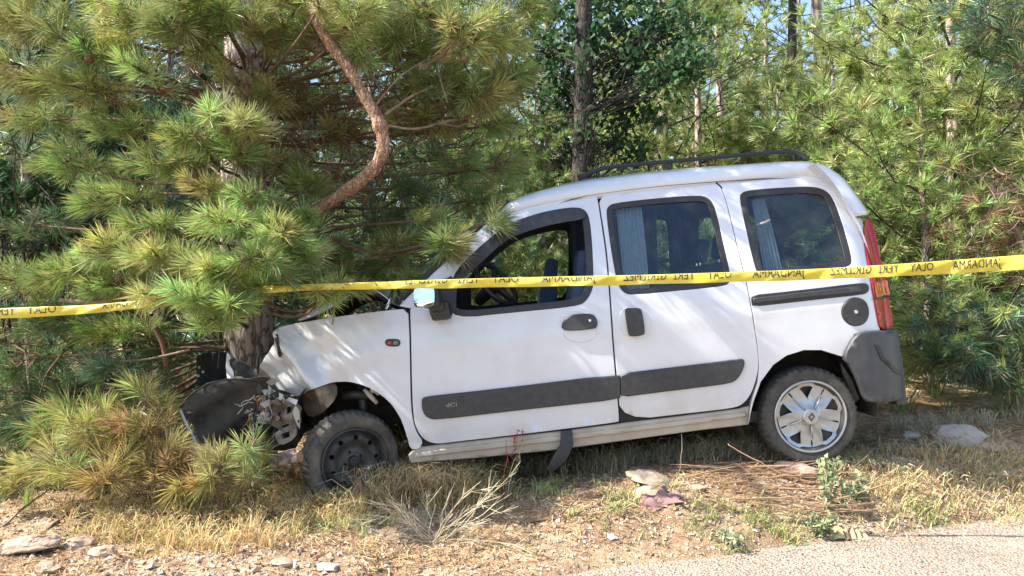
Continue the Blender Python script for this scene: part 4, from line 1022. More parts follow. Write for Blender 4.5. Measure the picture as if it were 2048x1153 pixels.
CL = [
 # top band, seen from below
 (60, 40, 4.5, 110, 70, 46, OLIVE), (170, 90, 4.4, 110, 60, 40, GREEN), (260, 30, 4.3, 110, 60, 40, YEL), (370, 60, 4.2, 90, 60, 36, GREEN), (390, 10, 4.1, 80, 40, 26, BRIGHT),
 (470, 30, 4.4, 90, 60, 34, YEL), (560, 60, 4.5, 80, 60, 30, OLIVE), (600, 10, 4.3, 70, 45, 26, YEL), (720, 40, 4.2, 90, 60, 36, YEL), (800, 90, 4.5, 90, 60, 34, GREEN), (850, 20, 4.3, 100, 50, 38, YEL),
 (930, 70, 4.3, 90, 70, 38, YEL), (1010, 60, 4.4, 80, 70, 34, YEL), (1050, 20, 4.5, 70, 50, 24, GREEN), (720, 105, 4.3, 45, 30, 12, BRIGHT),
 # under the canopy, middle
 (880, 170, 4.6, 100, 60, 34, GREEN), (960, 190, 4.5, 100, 55, 36, OLIVE), (1020, 160, 4.6, 70, 50, 24, GREEN), (860, 240, 4.8, 110, 50, 26, OLIVE), (1000, 250, 4.8, 70, 40, 18, GREEN), (680, 260, 4.9, 60, 50, 14, OLIVE), (600, 200, 4.9, 60, 60, 14, OLIVE),
 # left side masses
 (60, 150, 4.8, 110, 60, 34, OLIVE), (180, 180, 4.6, 110, 50, 30, OLIVE), (300, 150, 4.3, 55, 45, 16, BRIGHT), (90, 240, 5.2, 100, 60, 26, GREEN), (250, 260, 4.8, 110, 60, 30, GREEN), (150, 330, 5.0, 110, 60, 28, GREEN),
 (440, 235, 4.0, 60, 45, 22, BRIGHT), (500, 250, 4.0, 50, 40, 16, YEL), (400, 280, 4.2, 90, 45, 24, GREEN), (340, 330, 4.4, 110, 50, 30, GREEN), (420, 380, 4.2, 70, 40, 20, YEL), (560, 330, 4.7, 60, 40, 14, OLIVE), (620, 370, 4.5, 60, 35, 14, GREEN),
 (240, 400, 4.6, 120, 50, 34, GREEN), (330, 450, 4.3, 90, 40, 26, GREEN), (60, 450, 5.0, 90, 60, 22, DARK),
 (470, 450, 3.95, 90, 50, 34, BRIGHT), (560, 470, 3.9, 70, 50, 30, BRIGHT), (520, 520, 3.85, 100, 50, 38, BRIGHT), (600, 500, 4.0, 50, 50, 18, BRIGHT), (430, 540, 3.9, 80, 50, 28, YEL),
 (330, 510, 4.0, 90, 45, 28, YEL), (230, 500, 4.1, 90, 45, 26, YEL), (130, 540, 4.2, 90, 50, 26, GREEN), (240, 570, 4.1, 90, 40, 24, GREEN), (40, 560, 4.3, 80, 60, 24, GREEN), (330, 590, 3.85, 60, 30, 16, YEL),
 (400, 590, 3.7, 70, 40, 24, BRIGHT), (470, 605, 3.72, 55, 34, 12, GREEN), (430, 640, 3.75, 45, 30, 11, BRIGHT), (530, 575, 4.0, 60, 35, 16, BRIGHT), (610, 560, 4.05, 45, 26, 10, GREEN),
 (430, 20, 4.15, 70, 40, 18, GREEN), (640, 20, 4.0, 44, 30, 9, YEL), (620, 440, 4.25, 44, 30, 8, BRIGHT), (470, 170, 4.3, 44, 40, 9, OLIVE), (490, 310, 4.2, 55, 34, 12, GREEN), (540, 190, 4.5, 60, 50, 14, OLIVE), (500, 390, 4.05, 60, 40, 14, BRIGHT), (600, 440, 4.55, 50, 40, 10, GREEN), (410, 110, 4.4, 50, 34, 9, OLIVE), (530, 80, 4.4, 50, 36, 10, OLIVE),
 (650, 590, 4.0, 40, 26, 8, YEL), (705, 570, 4.1, 44, 24, 8, GREEN),
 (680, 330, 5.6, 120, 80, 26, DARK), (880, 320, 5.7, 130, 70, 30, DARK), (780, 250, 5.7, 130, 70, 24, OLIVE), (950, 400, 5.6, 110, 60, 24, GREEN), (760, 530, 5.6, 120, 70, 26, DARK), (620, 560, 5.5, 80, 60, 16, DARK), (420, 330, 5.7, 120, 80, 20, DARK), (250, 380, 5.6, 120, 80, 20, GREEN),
 # right of the bough, over the windscreen
 (900, 490, 4.25, 55, 45, 18, GREEN), (870, 440, 4.45, 60, 40, 16, GREEN), (990, 440, 4.25, 26, 18, 6, GREEN), (800, 500, 4.7, 80, 55, 24, OLIVE), (720, 540, 4.8, 70, 50, 22, GREEN), (830, 380, 4.9, 80, 50, 18, DARK), (760, 440, 5.0, 80, 60, 22, DARK), (660, 500, 4.8, 60, 60, 18, GREEN), (830, 560, 4.6, 40, 30, 10, GREEN), (930, 340, 5.0, 80, 50, 18, GREEN), (1020, 330, 4.9, 60, 50, 16, GREEN),
 # low boughs left of the nose; dark tones paint in their shade
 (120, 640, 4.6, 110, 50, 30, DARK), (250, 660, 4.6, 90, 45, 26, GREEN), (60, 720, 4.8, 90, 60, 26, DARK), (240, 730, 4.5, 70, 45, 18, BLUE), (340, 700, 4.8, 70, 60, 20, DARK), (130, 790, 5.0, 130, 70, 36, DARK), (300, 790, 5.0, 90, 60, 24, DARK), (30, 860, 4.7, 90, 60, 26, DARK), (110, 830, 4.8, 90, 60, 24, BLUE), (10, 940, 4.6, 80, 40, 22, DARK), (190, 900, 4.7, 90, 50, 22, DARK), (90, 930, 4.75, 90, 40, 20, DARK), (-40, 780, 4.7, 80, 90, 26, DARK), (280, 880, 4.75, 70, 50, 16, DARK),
]
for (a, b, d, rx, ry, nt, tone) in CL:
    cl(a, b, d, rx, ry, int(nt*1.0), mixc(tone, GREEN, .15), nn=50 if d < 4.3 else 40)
# crown above the picture: it shades the van and the bank
for k in range(46):
    z = 3.0+3.2*rg.rand(); a = rg.rand()*6.283; rr_ = (1.7-.35*(z-3))*(.45+.55*rg.rand())
    c = TR(z)+np.array([math.cos(a)*rr_, math.sin(a)*rr_*.75+.05, .15]); 
    if c[1] < 4.25: c[1] = 4.25+rg.rand()*.4
    spray(rg, c, np.array([.38, .34, .2]), 26, mixc(GREEN, YEL, rg.rand()), stem_from=TR(z-.25), tw=tw, fol=fo, nn=34, wd=.004)
for k in range(44):
    z = 3.25+2.3*rg.rand(); xt = -.5+2.5*rg.rand(); c = np.array([xt-(z-2)*.92, 4.15+1.1*rg.rand(), z])
    spray(rg, c, np.array([.34, .26, .16]), 22, mixc(GREEN, YEL, rg.rand()), stem_from=c+(TR(z-.3)-c)*min(1, .9/np.linalg.norm(TR(z-.3)-c)), tw=tw, fol=fo, nn=34, wd=.006)
fo.V = [v-po for v in fo.V]; crown = fo.build('crown', M['needle'], pine)
# bare dead twigs round the trunk under the canopy
def dead_twigs(acc, rg, n, centre, spread, L0=.5, r=.006):
    for _ in range(n):
        p = np.array(centre)+rg.randn(3)*np.array(spread); d = unit(rg.randn(3)*np.array([1, .8, .45])); st = L0/7; rr_ = r*(.5+rg.rand())
        P = [p.copy()]
        for _ in range(7):
            d = unit(d+rg.randn(3)*.28+np.array([0, 0, .02])); p = p+d*st*(.7+.6*rg.rand()); P.append(p.copy())
        P = np.array(P); R_2 = np.linspace(rr_, rr_*.3, len(P)); V, T = tubes_np(P[:-1], P[1:], R_2[:-1], R_2[1:], 4); acc.add(V, T)
        for j in (2, 3, 5):
            if rg.rand() < .6:
                q = P[j]; d2 = unit(d+rg.randn(3)*.8); Q = np.array([q+d2*st*t for t in (0, 1, 2.2)])+rg.randn(3, 3)*.008; Q[0] = q
                V, T = tubes_np(Q[:-1], Q[1:], rr_*.5, rr_*.3, 3); acc.add(V, T)
dt = Acc()
dead_twigs(dt, rg, 90, W(620, 170, 5.0), (.45, .25, .25), .55)
dead_twigs(dt, rg, 60, W(850, 260, 4.95), (.4, .25, .18), .6, .007)
dead_twigs(dt, rg, 50, W(560, 330, 4.9), (.3, .2, .25), .5)
dead_twigs(dt, rg, 30, W(250, 700, 4.8), (.5, .2, .2), .5)
dt.V = [v-po for v in dt.V]; dt.build('dead_twigs', M['twig'], pine)['kind'] = 'stuff'
# dead brown needles caught under the canopy
fb_ = Acc(); k = 170
Pn = np.array([W(640, 200, 4.95)+rg.randn(3)*np.array([.45, .25, .28]) for _ in range(k)])
V, T, C = needles(Pn, unit(rg.randn(k, 3)+[0, 0, -.4]), np.full(k, .11), 30, .0035, rg, np.array([.16, .085, .035])*(.6+.8*rg.rand(k, 1))); fb_.add(V-po, T, C)
fb_.build('dry_needles', M['needle'], pine)['kind'] = 'stuff'
# a few brown cones on the near boughs
for a, b, d in ((300, 470, 4.0), (452, 262, 3.95), (560, 545, 3.85), (180, 120, 4.3), (690, 60, 4.1), (930, 120, 4.2), (390, 350, 4.1), (240, 560, 4.0)):
    mb = MB(); mb.lathe([(.002, -.034), (.016, -.028), (.021, -.012), (.019, .004), (.013, .02), (.003, .03)], 14, c=W(a, b, d)-po, rad=lambda i, j, r: r*(1.18 if (i+j) % 2 else .8)); mb.build('cone', M['rust'], pine)
# named boughs that show
for pts, d0, d1, r0, r1 in (([(620, 120), (700, 60), (760, 40)], 4.7, 4.5, .012, .006), ([(770, 230), (840, 180), (905, 165)], 4.52, 4.5, .011, .006), ([(770, 250), (830, 262), (900, 240), (960, 235)], 4.52, 4.6, .010, .005), ([(752, 210), (800, 150), (870, 110)], 4.5, 4.4, .008, .004), ([(310, 655), (328, 690), (333, 735)], 4.5, 4.5, .018, .015), ([(180, 725), (280, 722), (330, 712), (380, 700)], 4.45, 4.5, .006, .008), ([(120, 600), (210, 610), (300, 560), (380, 520)], 4.1, 4.2, .010, .014), ([(665, 650), (670, 610), (668, 575)], 4.1, 4.15, .004, .005), ([(870, 105), (880, 160), (895, 205)], 4.4, 4.4, .005, .004)):
    P = chaikin([W(a, b, d0+(d1-d0)*i/(len(pts)-1)) for i, (a, b) in enumerate(pts)], 2, closed=False)
    mb = MB(); mb.tube(P-po, np.linspace(r0, r1, len(P)), 7); mb.build('bough', M['deadtwig'] if r0 < .02 and pts[0][0] != 310 else M['twig'], pine, smooth=True)
tw.V = [v-po for v in tw.V]; tw.build('twigs', M['twig'], pine)['kind'] = 'stuff'

# ---- broken low boughs on the ground by the nose: golden, half dry
def fallen(name, label, group, items, base):
    e = empty(name, tuple(base)); tag(e, label, 'branch', group); t_, f_ = Acc(), Acc()
    for (a, b, d, rx, ry, nt, tone) in items:
        c = W(a, b, d); zz = float(h(c[0], c[1])); c[2] = max(c[2], zz+.06)
        spray(rg, c, np.array([rx/F*d, .20, ry/F*d]), nt, tone, L0=.13, stem_from=np.array([base[0], base[1], base[2]+.05]) if np.linalg.norm(c-base) < .9 else c+unit(np.asarray(base)-c)*.6, tw=t_, fol=f_, gold=.22, nn=46)
    t_.V = [v-base for v in t_.V]; f_.V = [v-base for v in f_.V]
    t_.build('twigs', M['deadtwig'], e)['kind'] = 'stuff'; f_.build('needles', M['needle'], e)['kind'] = 'stuff'
GOLD = np.array([.40, .32, .13])
fallen('broken_branch', 'golden green pine branch lying on the ground left of the torn bumper', 'broken pine branches', [(300, 800, 4.25, 34, 50, 18, YEL), (290, 850, 4.1, 70, 45, 28, GOLD), (200, 860, 4.1, 80, 45, 28, YEL), (120, 920, 4.0, 80, 40, 26, YEL), (220, 930, 3.95, 80, 40, 28, GOLD), (320, 920, 4.0, 60, 40, 22, GOLD), (60, 960, 4.1, 50, 30, 12, YEL)], W(330, 930, 4.15))
fallen('broken_branch', 'small green pine sprig sticking up under the torn bumper', 'broken pine branches', [(505, 890, 3.95, 28, 36, 9, BRIGHT), (440, 935, 3.95, 60, 34, 20, YEL), (380, 950, 3.95, 50, 30, 14, GOLD), (500, 950, 3.95, 40, 26, 8, OLIVE)], W(450, 960, 4.0))
fallen('broken_branch', 'dense sunlit low pine branch at the far bottom left of the bank', 'broken pine branches', [(180, 830, 4.35, 90, 40, 20, GREEN), (100, 860, 4.4, 80, 40, 16, GREEN)], W(150, 940, 4.4))

# ---- background pines
def pine_meshes(seed, Ht, Rb_, base, ntuft, nn, wd, tone, tr, L0=.14, lean=0., barkm='bark', top=.35, dens=1.0, ragged=.5):
    """one pine standing at the origin: returns [(part name, mesh)]"""
    r_ = np.random.RandomState(seed); tw_, fo_ = Acc(), Acc()
    line = lambda z: np.array([lean*z+.04*math.sin(z*1.1+seed), .04*math.cos(z*.9+seed), z])
    zs_ = np.linspace(-.15, Ht, 40); P = np.array([line(z) for z in zs_]); R_3 = tr*(1-.85*np.clip(zs_/Ht, 0, 1))
    V, T = bark_tube(P, R_3, 12, .05, seed); trunk = mesh_tris('trunk', V, T, M[barkm], smooth=True, linkit=False).data
    nb = max(8, int(ntuft/11)); TP, TD = [], []
    for i in range(nb):
        z = base+(Ht-base)*((i+r_.rand())/nb); az = r_.rand()*6.283; f = 1-(z-base)/(Ht-base+.01)
        Lb = Rb_*(top*.5+f**.7)*(1-ragged/2+ragged*r_.rand()); d = unit(np.array([math.cos(az), math.sin(az), .12+.35*(1-f)]))
        p = line(z); Pb = [p.copy()]
        ns = 6
        for s in range(ns):
            d = unit(d+r_.randn(3)*.16+np.array([0, 0, .05])); p = p+d*Lb/ns; Pb.append(p.copy())
        Pb = np.array(Pb); Rr = np.linspace(tr*.16*(.4+f), .003, len(Pb)); V, T = tubes_np(Pb[:-1], Pb[1:], Rr[:-1], Rr[1:], 4); tw_.add(V, T)
        k = max(3, int(r_.poisson(11*(.5+f))*dens)); u = 1-.75*r_.rand(k)**1.4; idx = u*ns; i0 = np.minimum(idx.astype(int), ns-1); A = Pb[i0]+(Pb[i0+1]-Pb[i0])*(idx-i0)[:, None]
        out_ = r_.randn(k, 3)*np.array([1, 1, .55]); B = A+unit(out_)*(.08+.22*r_.rand(k, 1))*Lb/1.2+d*.06
        V, T = tubes_np(A, B, .0035, .002, 3); tw_.add(V, T); TP.append(B); TD.append(unit(unit(B-A)+np.array([0, 0, .5])+d*.3))
    TP = np.concatenate(TP); TD = np.concatenate(TD); nt = len(TP)
    col = tone[None]*(.7+.6*r_.rand(nt, 1))*(1+.08*r_.randn(nt, 3))
    V, T, C = needles(TP, TD, L0*(.8+.4*r_.rand(nt)), nn, wd, r_, np.clip(col, .01, 1), kite=False, gold=.02, hi=1.3)
    fo_.add(V, T, C)
    res = [('trunk', trunk)]
    o1 = mesh_tris('branches', np.concatenate(tw_.V), np.concatenate(tw_.T), M['twigfar'], linkit=False); res.append(('branches', o1.data))
    o2 = mesh_tris('crown', V, T, M['needle'], col=C, linkit=False); res.append(('crown', o2.data))
    return res
def plant_tree(name, label, parts, x, y, rot=0, sc=1, group=None, cat='tree', tilt=0):
    e = empty(name, (x, y, float(h(x, y))-.02), (tilt, 0, rot)); e.scale = (sc, sc, sc); tag(e, label, cat, group)
    for nm, me in parts:
        o = bpy.data.objects.new(nm, me); COL.objects.link(o); o.parent = e
        if nm == 'branches': o['kind'] = 'stuff'
    return e
LG = mixc(GREEN, BRIGHT, .8); LY = mixc(YEL, BRIGHT, .5)
B1 = pine_meshes(101, 4.6, 1.5, .15, 900, 34, .012, LG, .07)            # bushy young pines, leafy to the ground
B2 = pine_meshes(102, 5.4, 1.7, .3, 950, 34, .012, mixc(LG, LY, .5), .08)
B3 = pine_meshes(103, 3.2, 1.25, .1, 650, 34, .012, LY, .05)
Tl1 = pine_meshes(104, 12, 2.0, 2.0, 900, 26, .018, LG, .12, L0=.17, top=.5, barkm='bark')
Tl2 = pine_meshes(105, 14, 1.9, 3.2, 900, 26, .018, mixc(LG, GREEN, .4), .13, L0=.17, top=.5, barkm='barkdark')
Tl3 = pine_meshes(106, 11, 2.1, 1.2, 900, 26, .018, LY, .10, L0=.17, top=.5, barkm='barkpale')
TH = pine_meshes(108, 15, 1.9, 6.2, 700, 26, .018, LG, .11, L0=.17, top=.5, barkm='barkpale')
TD = pine_meshes(109, 15, 1.8, 5.6, 700, 26, .018, LG, .10, L0=.17, top=.5, barkm='barkdark')
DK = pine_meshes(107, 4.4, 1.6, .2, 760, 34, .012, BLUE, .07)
def at(px, d): return ((px-CX)/F*d, d)
BG = [ # name, label, parts, px, distance, rot, scale
 ('young_pine', 'bushy sunlit young pine behind the right end of the tape, just past the tail light', B2, 1905, 6.9, .3, 1.0),
 ('young_pine', 'sunlit pine right beside the tail light, behind the tape, its low boughs on dry litter', B1, 1850, 6.3, 5.3, .62),
 ('young_pine', 'bright young pine above the bare twig tangle near the right edge', B3, 1990, 7.6, 3.3, 1.35),
 ('young_pine', 'light green pine filling the right edge behind the tape, bare twigs in its middle', B1, 2090, 6.6, 1.9, 1.05),
 ('young_pine', 'yellow green young pine right behind the back door glass of the van', B3, 1745, 9.3, 2.2, 1.25),
 ('young_pine', 'low bushy pine behind the rear window, below the roof rail', B3, 1560, 8.6, .7, 1.0),
 ('young_pine', 'bright low pine seen through the open driver window beside the steering wheel', B3, 985, 6.9, 2.0, .62),
 ('young_pine', 'green young pine seen through the front side window', B1, 1090, 7.9, 4.0, .62),
 ('young_pine', 'sunlit pine just right of the dark leafy tree, above the roof rail', B2, 1390, 9.4, 2.8, .95),
 ('young_pine', 'bushy pine between the crooked bough and the dark leafy tree', B1, 890, 8.6, 1.1, .95),
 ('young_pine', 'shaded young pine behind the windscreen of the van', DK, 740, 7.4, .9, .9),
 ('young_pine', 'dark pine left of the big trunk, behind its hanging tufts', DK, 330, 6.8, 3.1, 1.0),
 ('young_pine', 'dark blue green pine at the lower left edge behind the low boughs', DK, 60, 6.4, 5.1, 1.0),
 ('young_pine', 'lighter green pine at the upper left edge behind the bare dark twigs', B1, -60, 7.6, 2.0, 1.2),
 ('young_pine', 'leafy pine far left, between the left edge and the big trunk', B2, 210, 8.6, 4.4, 1.2),
 ('young_pine', 'pale green pine glimpsed left of the big trunk near the top', B1, 440, 9.6, 2.5, 1.4),
 ('young_pine', 'green pine glimpsed just right of the big trunk behind the crooked bough', B2, 620, 10.0, .2, 1.3),
 ('young_pine', 'short yellow green pine behind the rear quarter window', B3, 1660, 9.9, 3.9, 1.2),
 ('tall_pine', 'tall pine with a pink grey trunk right beside the dark leafy tree', Tl3, 1322, 10.5, 1.2, 1.0),
 ('tall_pine', 'tall pine with a thin dark trunk above the middle of the roof rail', TD, 1584, 13.0, .4, 1.0),
 ('tall_pine', 'tall pine with a straight grey trunk above the rear end of the roof rail', TH, 1638, 12.0, 2.2, 1.0),
 ('tall_pine', 'tall pine with twin pale trunk lines above the tail of the van', TH, 1762, 11.5, 4.2, 1.05),
 ('tall_pine', 'slim pale pine stem between the grey trunk and the twin pale trunk lines', TH, 1715, 17.0, 5.0, .9),
 ('tall_pine', 'tall bushy pine in the top right corner behind the dark overhanging bough', Tl3, 2010, 11.0, .9, 1.05),
 ('tall_pine', 'tall pine behind the leafy tree, its trunk just left of the dark leafy trunk', Tl1, 1095, 12.5, 3.3, .95),
 ('tall_pine', 'tall green pine between the pink grey trunk and the thin dark trunk', Tl1, 1440, 14.0, 5.5, .8),
 ('tall_pine', 'leafy tall pine filling the gap left of the thin dark trunk', Tl1, 1530, 17.0, 1.0, .8),
 ('tall_pine', 'leafy tall pine between the thin dark trunk and the grey trunk, farther off', Tl3, 1600, 19.0, 3.0, 1.0),
 ('tall_pine', 'leafy tall pine right of the twin pale trunk lines', Tl1, 1820, 14.0, 2.0, .8),
 ('tall_pine', 'tall pine mostly hidden behind the crooked bough', Tl2, 820, 12.0, 1.6, 1.0),
 ('tall_pine', 'tall pine behind the left tufts of the big pine', Tl1, 260, 12.0, 2.6, 1.0),
 ('tall_pine', 'tall pine at the top left corner', Tl2, 20, 11.5, .6, 1.0),
]
seen = {}
for nm, lb, parts, px, d, rot, sc in BG:
    x, y = at(px, d)
    plant_tree(nm, lb, parts, x, y, rot, sc, group='young pines at the edge of the wood' if nm == 'young_pine' else 'tall pines in the wood')
rg2 = np.random.RandomState(77)
n_far = 0
for k in range(100):
    d = 15+30*rg2.rand()**.8+ (k % 7); px = -100+2250*((k*.618+.1*rg2.rand()) % 1)
    if 1480 < px < 1830 and d < 26: d = d+12
    x, y = at(px, d); side = 'left of the crooked bough' if px < 760 else ('above the roof of the van' if px < 1620 else 'beyond the tail of the van')
    plant_tree('distant_pine', 'slender pine in the distant wood, '+side, ([TH, Tl1, TD] if 1430 < px < 1900 else [Tl1, Tl2, Tl3])[k % 3], x, y, rg2.rand()*6.28, .62+.28*rg2.rand(), group='distant pines '+side)
for k in range(60):
    d = 11+22*rg2.rand(); px = -100+2250*((k*.618+.35) % 1); x, y = at(px, d); side = 'left of the crooked bough' if px < 760 else ('behind the van roof' if px < 1620 else 'beyond the tail of the van')
    plant_tree('undergrowth_pine', 'small bushy pine in the undergrowth '+side, [B3, B1, DK][k % 3] if k % 3 < 2 else B3, x, y, rg2.rand()*6.28, .6+.35*rg2.rand(), group='undergrowth pines '+side)

# yellow green juniper above the roof rail
def blob_leaves(seed, n, centre_r, size, tone, aspect=1.0, flat=.5, lumps=14):
    r_ = np.random.RandomState(seed); cs = unit(r_.randn(lumps, 3))*r_.rand(lumps, 1)**.5*np.array(centre_r)*.75; rs = (.2+.3*r_.rand(lumps, 1))*min(centre_r)*1.3
    i = r_.randint(0, lumps, n); P = cs[i]+unit(r_.randn(n, 3))*rs[i]*(.55+.5*r_.rand(n, 1))
    d = unit(r_.randn(n, 3)); s = unit(np.cross(d, r_.randn(n, 3))); sz = size*(.6+.8*r_.rand(n, 1))
    nrm = np.cross(d, s)
    V = np.stack([P-d*sz, P-d*sz*.3+s*sz*.55*aspect+nrm*sz*.15, P+d*sz*.4+s*sz*.5*aspect+nrm*sz*.1, P+d*sz, P+d*sz*.4-s*sz*.5*aspect+nrm*sz*.1, P-d*sz*.3-s*sz*.55*aspect+nrm*sz*.15], 1).reshape(-1, 3)
    b = np.arange(n)*6; T = np.concatenate([np.stack([b, b+1, b+5], 1), np.stack([b+1, b+2, b+4], 1), np.stack([b+1, b+4, b+5], 1), np.stack([b+2, b+3, b+4], 1)])
    C = np.repeat(tone[None]*(.65+.7*r_.rand(n, 1))*(1+.08*r_.randn(n, 3)), 6, 0)
    return V, T, np.clip(C, .005, 1), cs
for px, d, hz, rr3, lb in ((1510, 9.3, 2.15, (.62, .5, .62), 'rounded yellow green juniper just above the roof rail'), (1640, 10.2, 2.0, (.45, .4, .5), 'smaller yellow green juniper right of the rounded one, over the end of the roof rail')):
    x, y = at(px, d); e = empty('juniper_bush', (x, y, float(h(x, y)))); tag(e, lb, 'bush', 'yellow green junipers')
    r_ = np.random.RandomState(int(px)); k = 900; q = unit(r_.randn(k, 3))*(r_.rand(k, 1)**.4); q[:, 2] = q[:, 2]*.9+.1; P = np.array([0, 0, hz-.1])+q*np.array(rr3)
    V, T, C = needles(P, unit(q+[0, 0, .6]), np.full(k, .07), 26, .009, r_, np.array([.24, .25, .05])*(.6+.7*r_.rand(k, 1)), kite=False, gold=.1, hi=1.0)
    mesh_tris('crown', V, T, M['needle'], e, C)
    k2 = 900; P2 = np.stack([r_.randn(k2)*.4, r_.randn(k2)*.35, r_.rand(k2)*1.7+.1], 1); V, T, C = needles(P2, unit(r_.randn(k2, 3)+[0, 0, .6]), np.full(k2, .10), 22, .009, r_, LG*(.6+.6*r_.rand(k2, 1)), kite=False); mesh_tris('lower_crown', V, T, M['needle'], e, C)
    mb = MB(); mb.tube([(0, 0, -.1), (.05, 0, 1), (0, 0, hz+.2)], [.05, .035, .01], 7); mb.build('trunk', M['barkdark'], e)

# dark broadleaf tree behind the front of the roof
x, y = at(1163, 7.6); z0 = float(h(x, y)); oak = empty('oak_tree', (x, y, z0)); tag(oak, 'dark broadleaf tree standing behind the front end of the roof rail', 'tree')
P = np.array([[0, 0, -.1], [.02, 0, 1.0], [-.01, 0, 2.0], [.03, 0, 3.0], [.02, .02, 4.2], [.1, 0, 5.6]]); P = chaikin(P, 3, closed=False)
V, T = bark_tube(P, np.linspace(.13, .06, len(P)), 24, .06, 51); mesh_tris('trunk', V, T, M['barkdark'], oak, smooth=True)
r_ = np.random.RandomState(5); oc, ob = Acc(), Acc()
for (px, py, d, rx, ry, nL) in ((1130, 60, 7.3, 130, 90, 800), (1250, 80, 7.2, 130, 100, 1000), (1330, 130, 7.1, 90, 80, 620), (1200, 170, 7.3, 110, 70, 760), (1110, 200, 7.4, 80, 60, 420), (1260, 230, 7.3, 90, 55, 430), (1130, 310, 7.4, 60, 35, 200), (1340, 60, 7.6, 70, 60, 260), (1080, 130, 7.6, 60, 70, 260), (1210, 0, 7.6, 200, 60, 800), (1200, -120, 7.6, 260, 110, 1400), (1385, 120, 7.2, 40, 40, 110), (1215, 280, 7.4, 40, 26, 90), (1090, 280, 7.3, 60, 50, 260), (1260, 300, 7.3, 60, 36, 200), (1380, 40, 7.4, 60, 60, 200), (1165, 130, 6.85, 44, 60, 80), (1170, 250, 6.85, 40, 40, 50)):
    d = d+(.55 if abs(px-1163) < 130 else .2); c = W(px, py, d)-np.array([x, y, z0]); rr4 = np.array([rx/F*d, .35, ry/F*d])
    V, T, C, cs = blob_leaves(int(px+py), int(nL*.85), rr4*1.1, .034, np.array([.05, .12, .045]), aspect=1.0, lumps=18)
    oc.add(V+c, T, C)
    s0 = np.array([0, 0, max(.9, c[2]-.5)]); A = []; B = []
    for q in cs+c:
        m_ = s0*.45+q*.55+r_.randn(3)*.08; A += [s0, m_]; B += [m_, q]
    V, T = tubes_np(np.array(A), np.array(B), .0045, .003, 4); ob.add(V, T)
oc.build('crown', M['leaf'], oak); ob.build('branches', M['barkdark'], oak)['kind'] = 'stuff'
# leafy shrub at the left, behind the pine
for px, py, d, rx, ry, nL, lb in ((270, 240, 6.9, 150, 110, 1500, 'dark leafy shrub glimpsed between the upper left boughs of the big pine'), (60, 420, 6.2, 110, 150, 900, 'thin dark leafy shrub with bare black twigs at the left edge')):
    x, y = at(px, d); z0 = float(h(x, y)); e = empty('leafy_shrub', (x, y, z0)); tag(e, lb, 'bush', 'leafy shrubs on the left'); c = W(px, py, d)-np.array([x, y, z0])
    V, T, C, cs = blob_leaves(int(px), nL, np.array([rx/F*d, .4, ry/F*d]), .035, np.array([.04, .10, .035]), lumps=14); mesh_tris('crown', V+c, T, M['leaf'], e, C)
    b_ = Acc(); A, B = [], []
    for q in cs+c:
        s0 = np.array([.1*rg.randn(), .0, .1]); m_ = s0*.4+q*.6+rg.randn(3)*.1; A += [s0, m_]; B += [m_, q]
    V, T = tubes_np(np.array(A), np.array(B), .016, .007, 5); b_.add(V, T); dead_twigs(b_, rg, 26, c, (.25, .1, .35), .8, .008); b_.build('branches', M['barkdark'], e)['kind'] = 'stuff'

# dark overhanging bough top right, bare twigs right, drooping low pine right
x0 = W(2130, 120, 5.6); e = empty('overhanging_branch', tuple(x0)); tag(e, 'dark shaded pine bough hanging into the top right corner', 'branch'); t_, f_ = Acc(), Acc()
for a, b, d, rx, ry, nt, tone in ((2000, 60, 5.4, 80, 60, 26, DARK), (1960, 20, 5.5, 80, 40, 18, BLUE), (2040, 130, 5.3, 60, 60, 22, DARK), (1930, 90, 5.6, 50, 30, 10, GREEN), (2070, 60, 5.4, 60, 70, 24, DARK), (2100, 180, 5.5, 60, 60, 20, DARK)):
    spray(rg, W(a, b, d), np.array([rx/F*d, .25, ry/F*d]), nt, tone, stem_from=x0, tw=t_, fol=f_, nn=32, wd=.007)
for A in (t_, f_): A.V = [v-x0 for v in A.V]
t_.build('twigs', M['twig'], e)['kind'] = 'stuff'; f_.build('needles', M['needle'], e)['kind'] = 'stuff'
x0 = W(2080, 520, 6.0); x0[2] = float(h(x0[0], x0[1])); e = empty('bare_bush', tuple(x0)); tag(e, 'tangle of bare pale twigs and brown needles at the right edge above the tape', 'branch'); t_ = Acc(); f_ = Acc()
dead_twigs(t_, rg, 30, W(2010, 430, 5.9), (.15, .12, .16), .55, .007); dead_twigs(t_, rg, 8, W(1990, 350, 5.9), (.12, .1, .1), .5, .005)
V, T = tubes_np(np.array([x0, W(2060, 600, 5.95), W(2040, 480, 5.9)]), np.array([W(2060, 600, 5.95), W(2040, 480, 5.9), W(1980, 370, 5.9)]), .03, .02, 6); t_.add(V, T)
k = 90; P2 = np.array([W(1970, 450, 6.0)+rg.randn(3)*np.array([.22, .15, .2]) for _ in range(k)]); V, T, C = needles(P2, unit(rg.randn(k, 3)+[0, 0, -.5]), np.full(k, .13), 26, .004, rg, np.array([.30, .17, .09])*(.5+.8*rg.rand(k, 1))); f_.add(V-x0, T, C)
t_.V = [v-x0 for v in t_.V]; t_.build('twigs', M['deadtwig'], e)['kind'] = 'stuff'; f_.build('dry_needles', M['needle'], e)['kind'] = 'stuff'
x0 = W(1960, 800, 6.0); x0[2] = float(h(x0[0], x0[1])); e = empty('drooping_pine', tuple(x0)); tag(e, 'low drooping blue green pine in shade behind the rear bumper at the right', 'bush'); t_, f_ = Acc(), Acc()
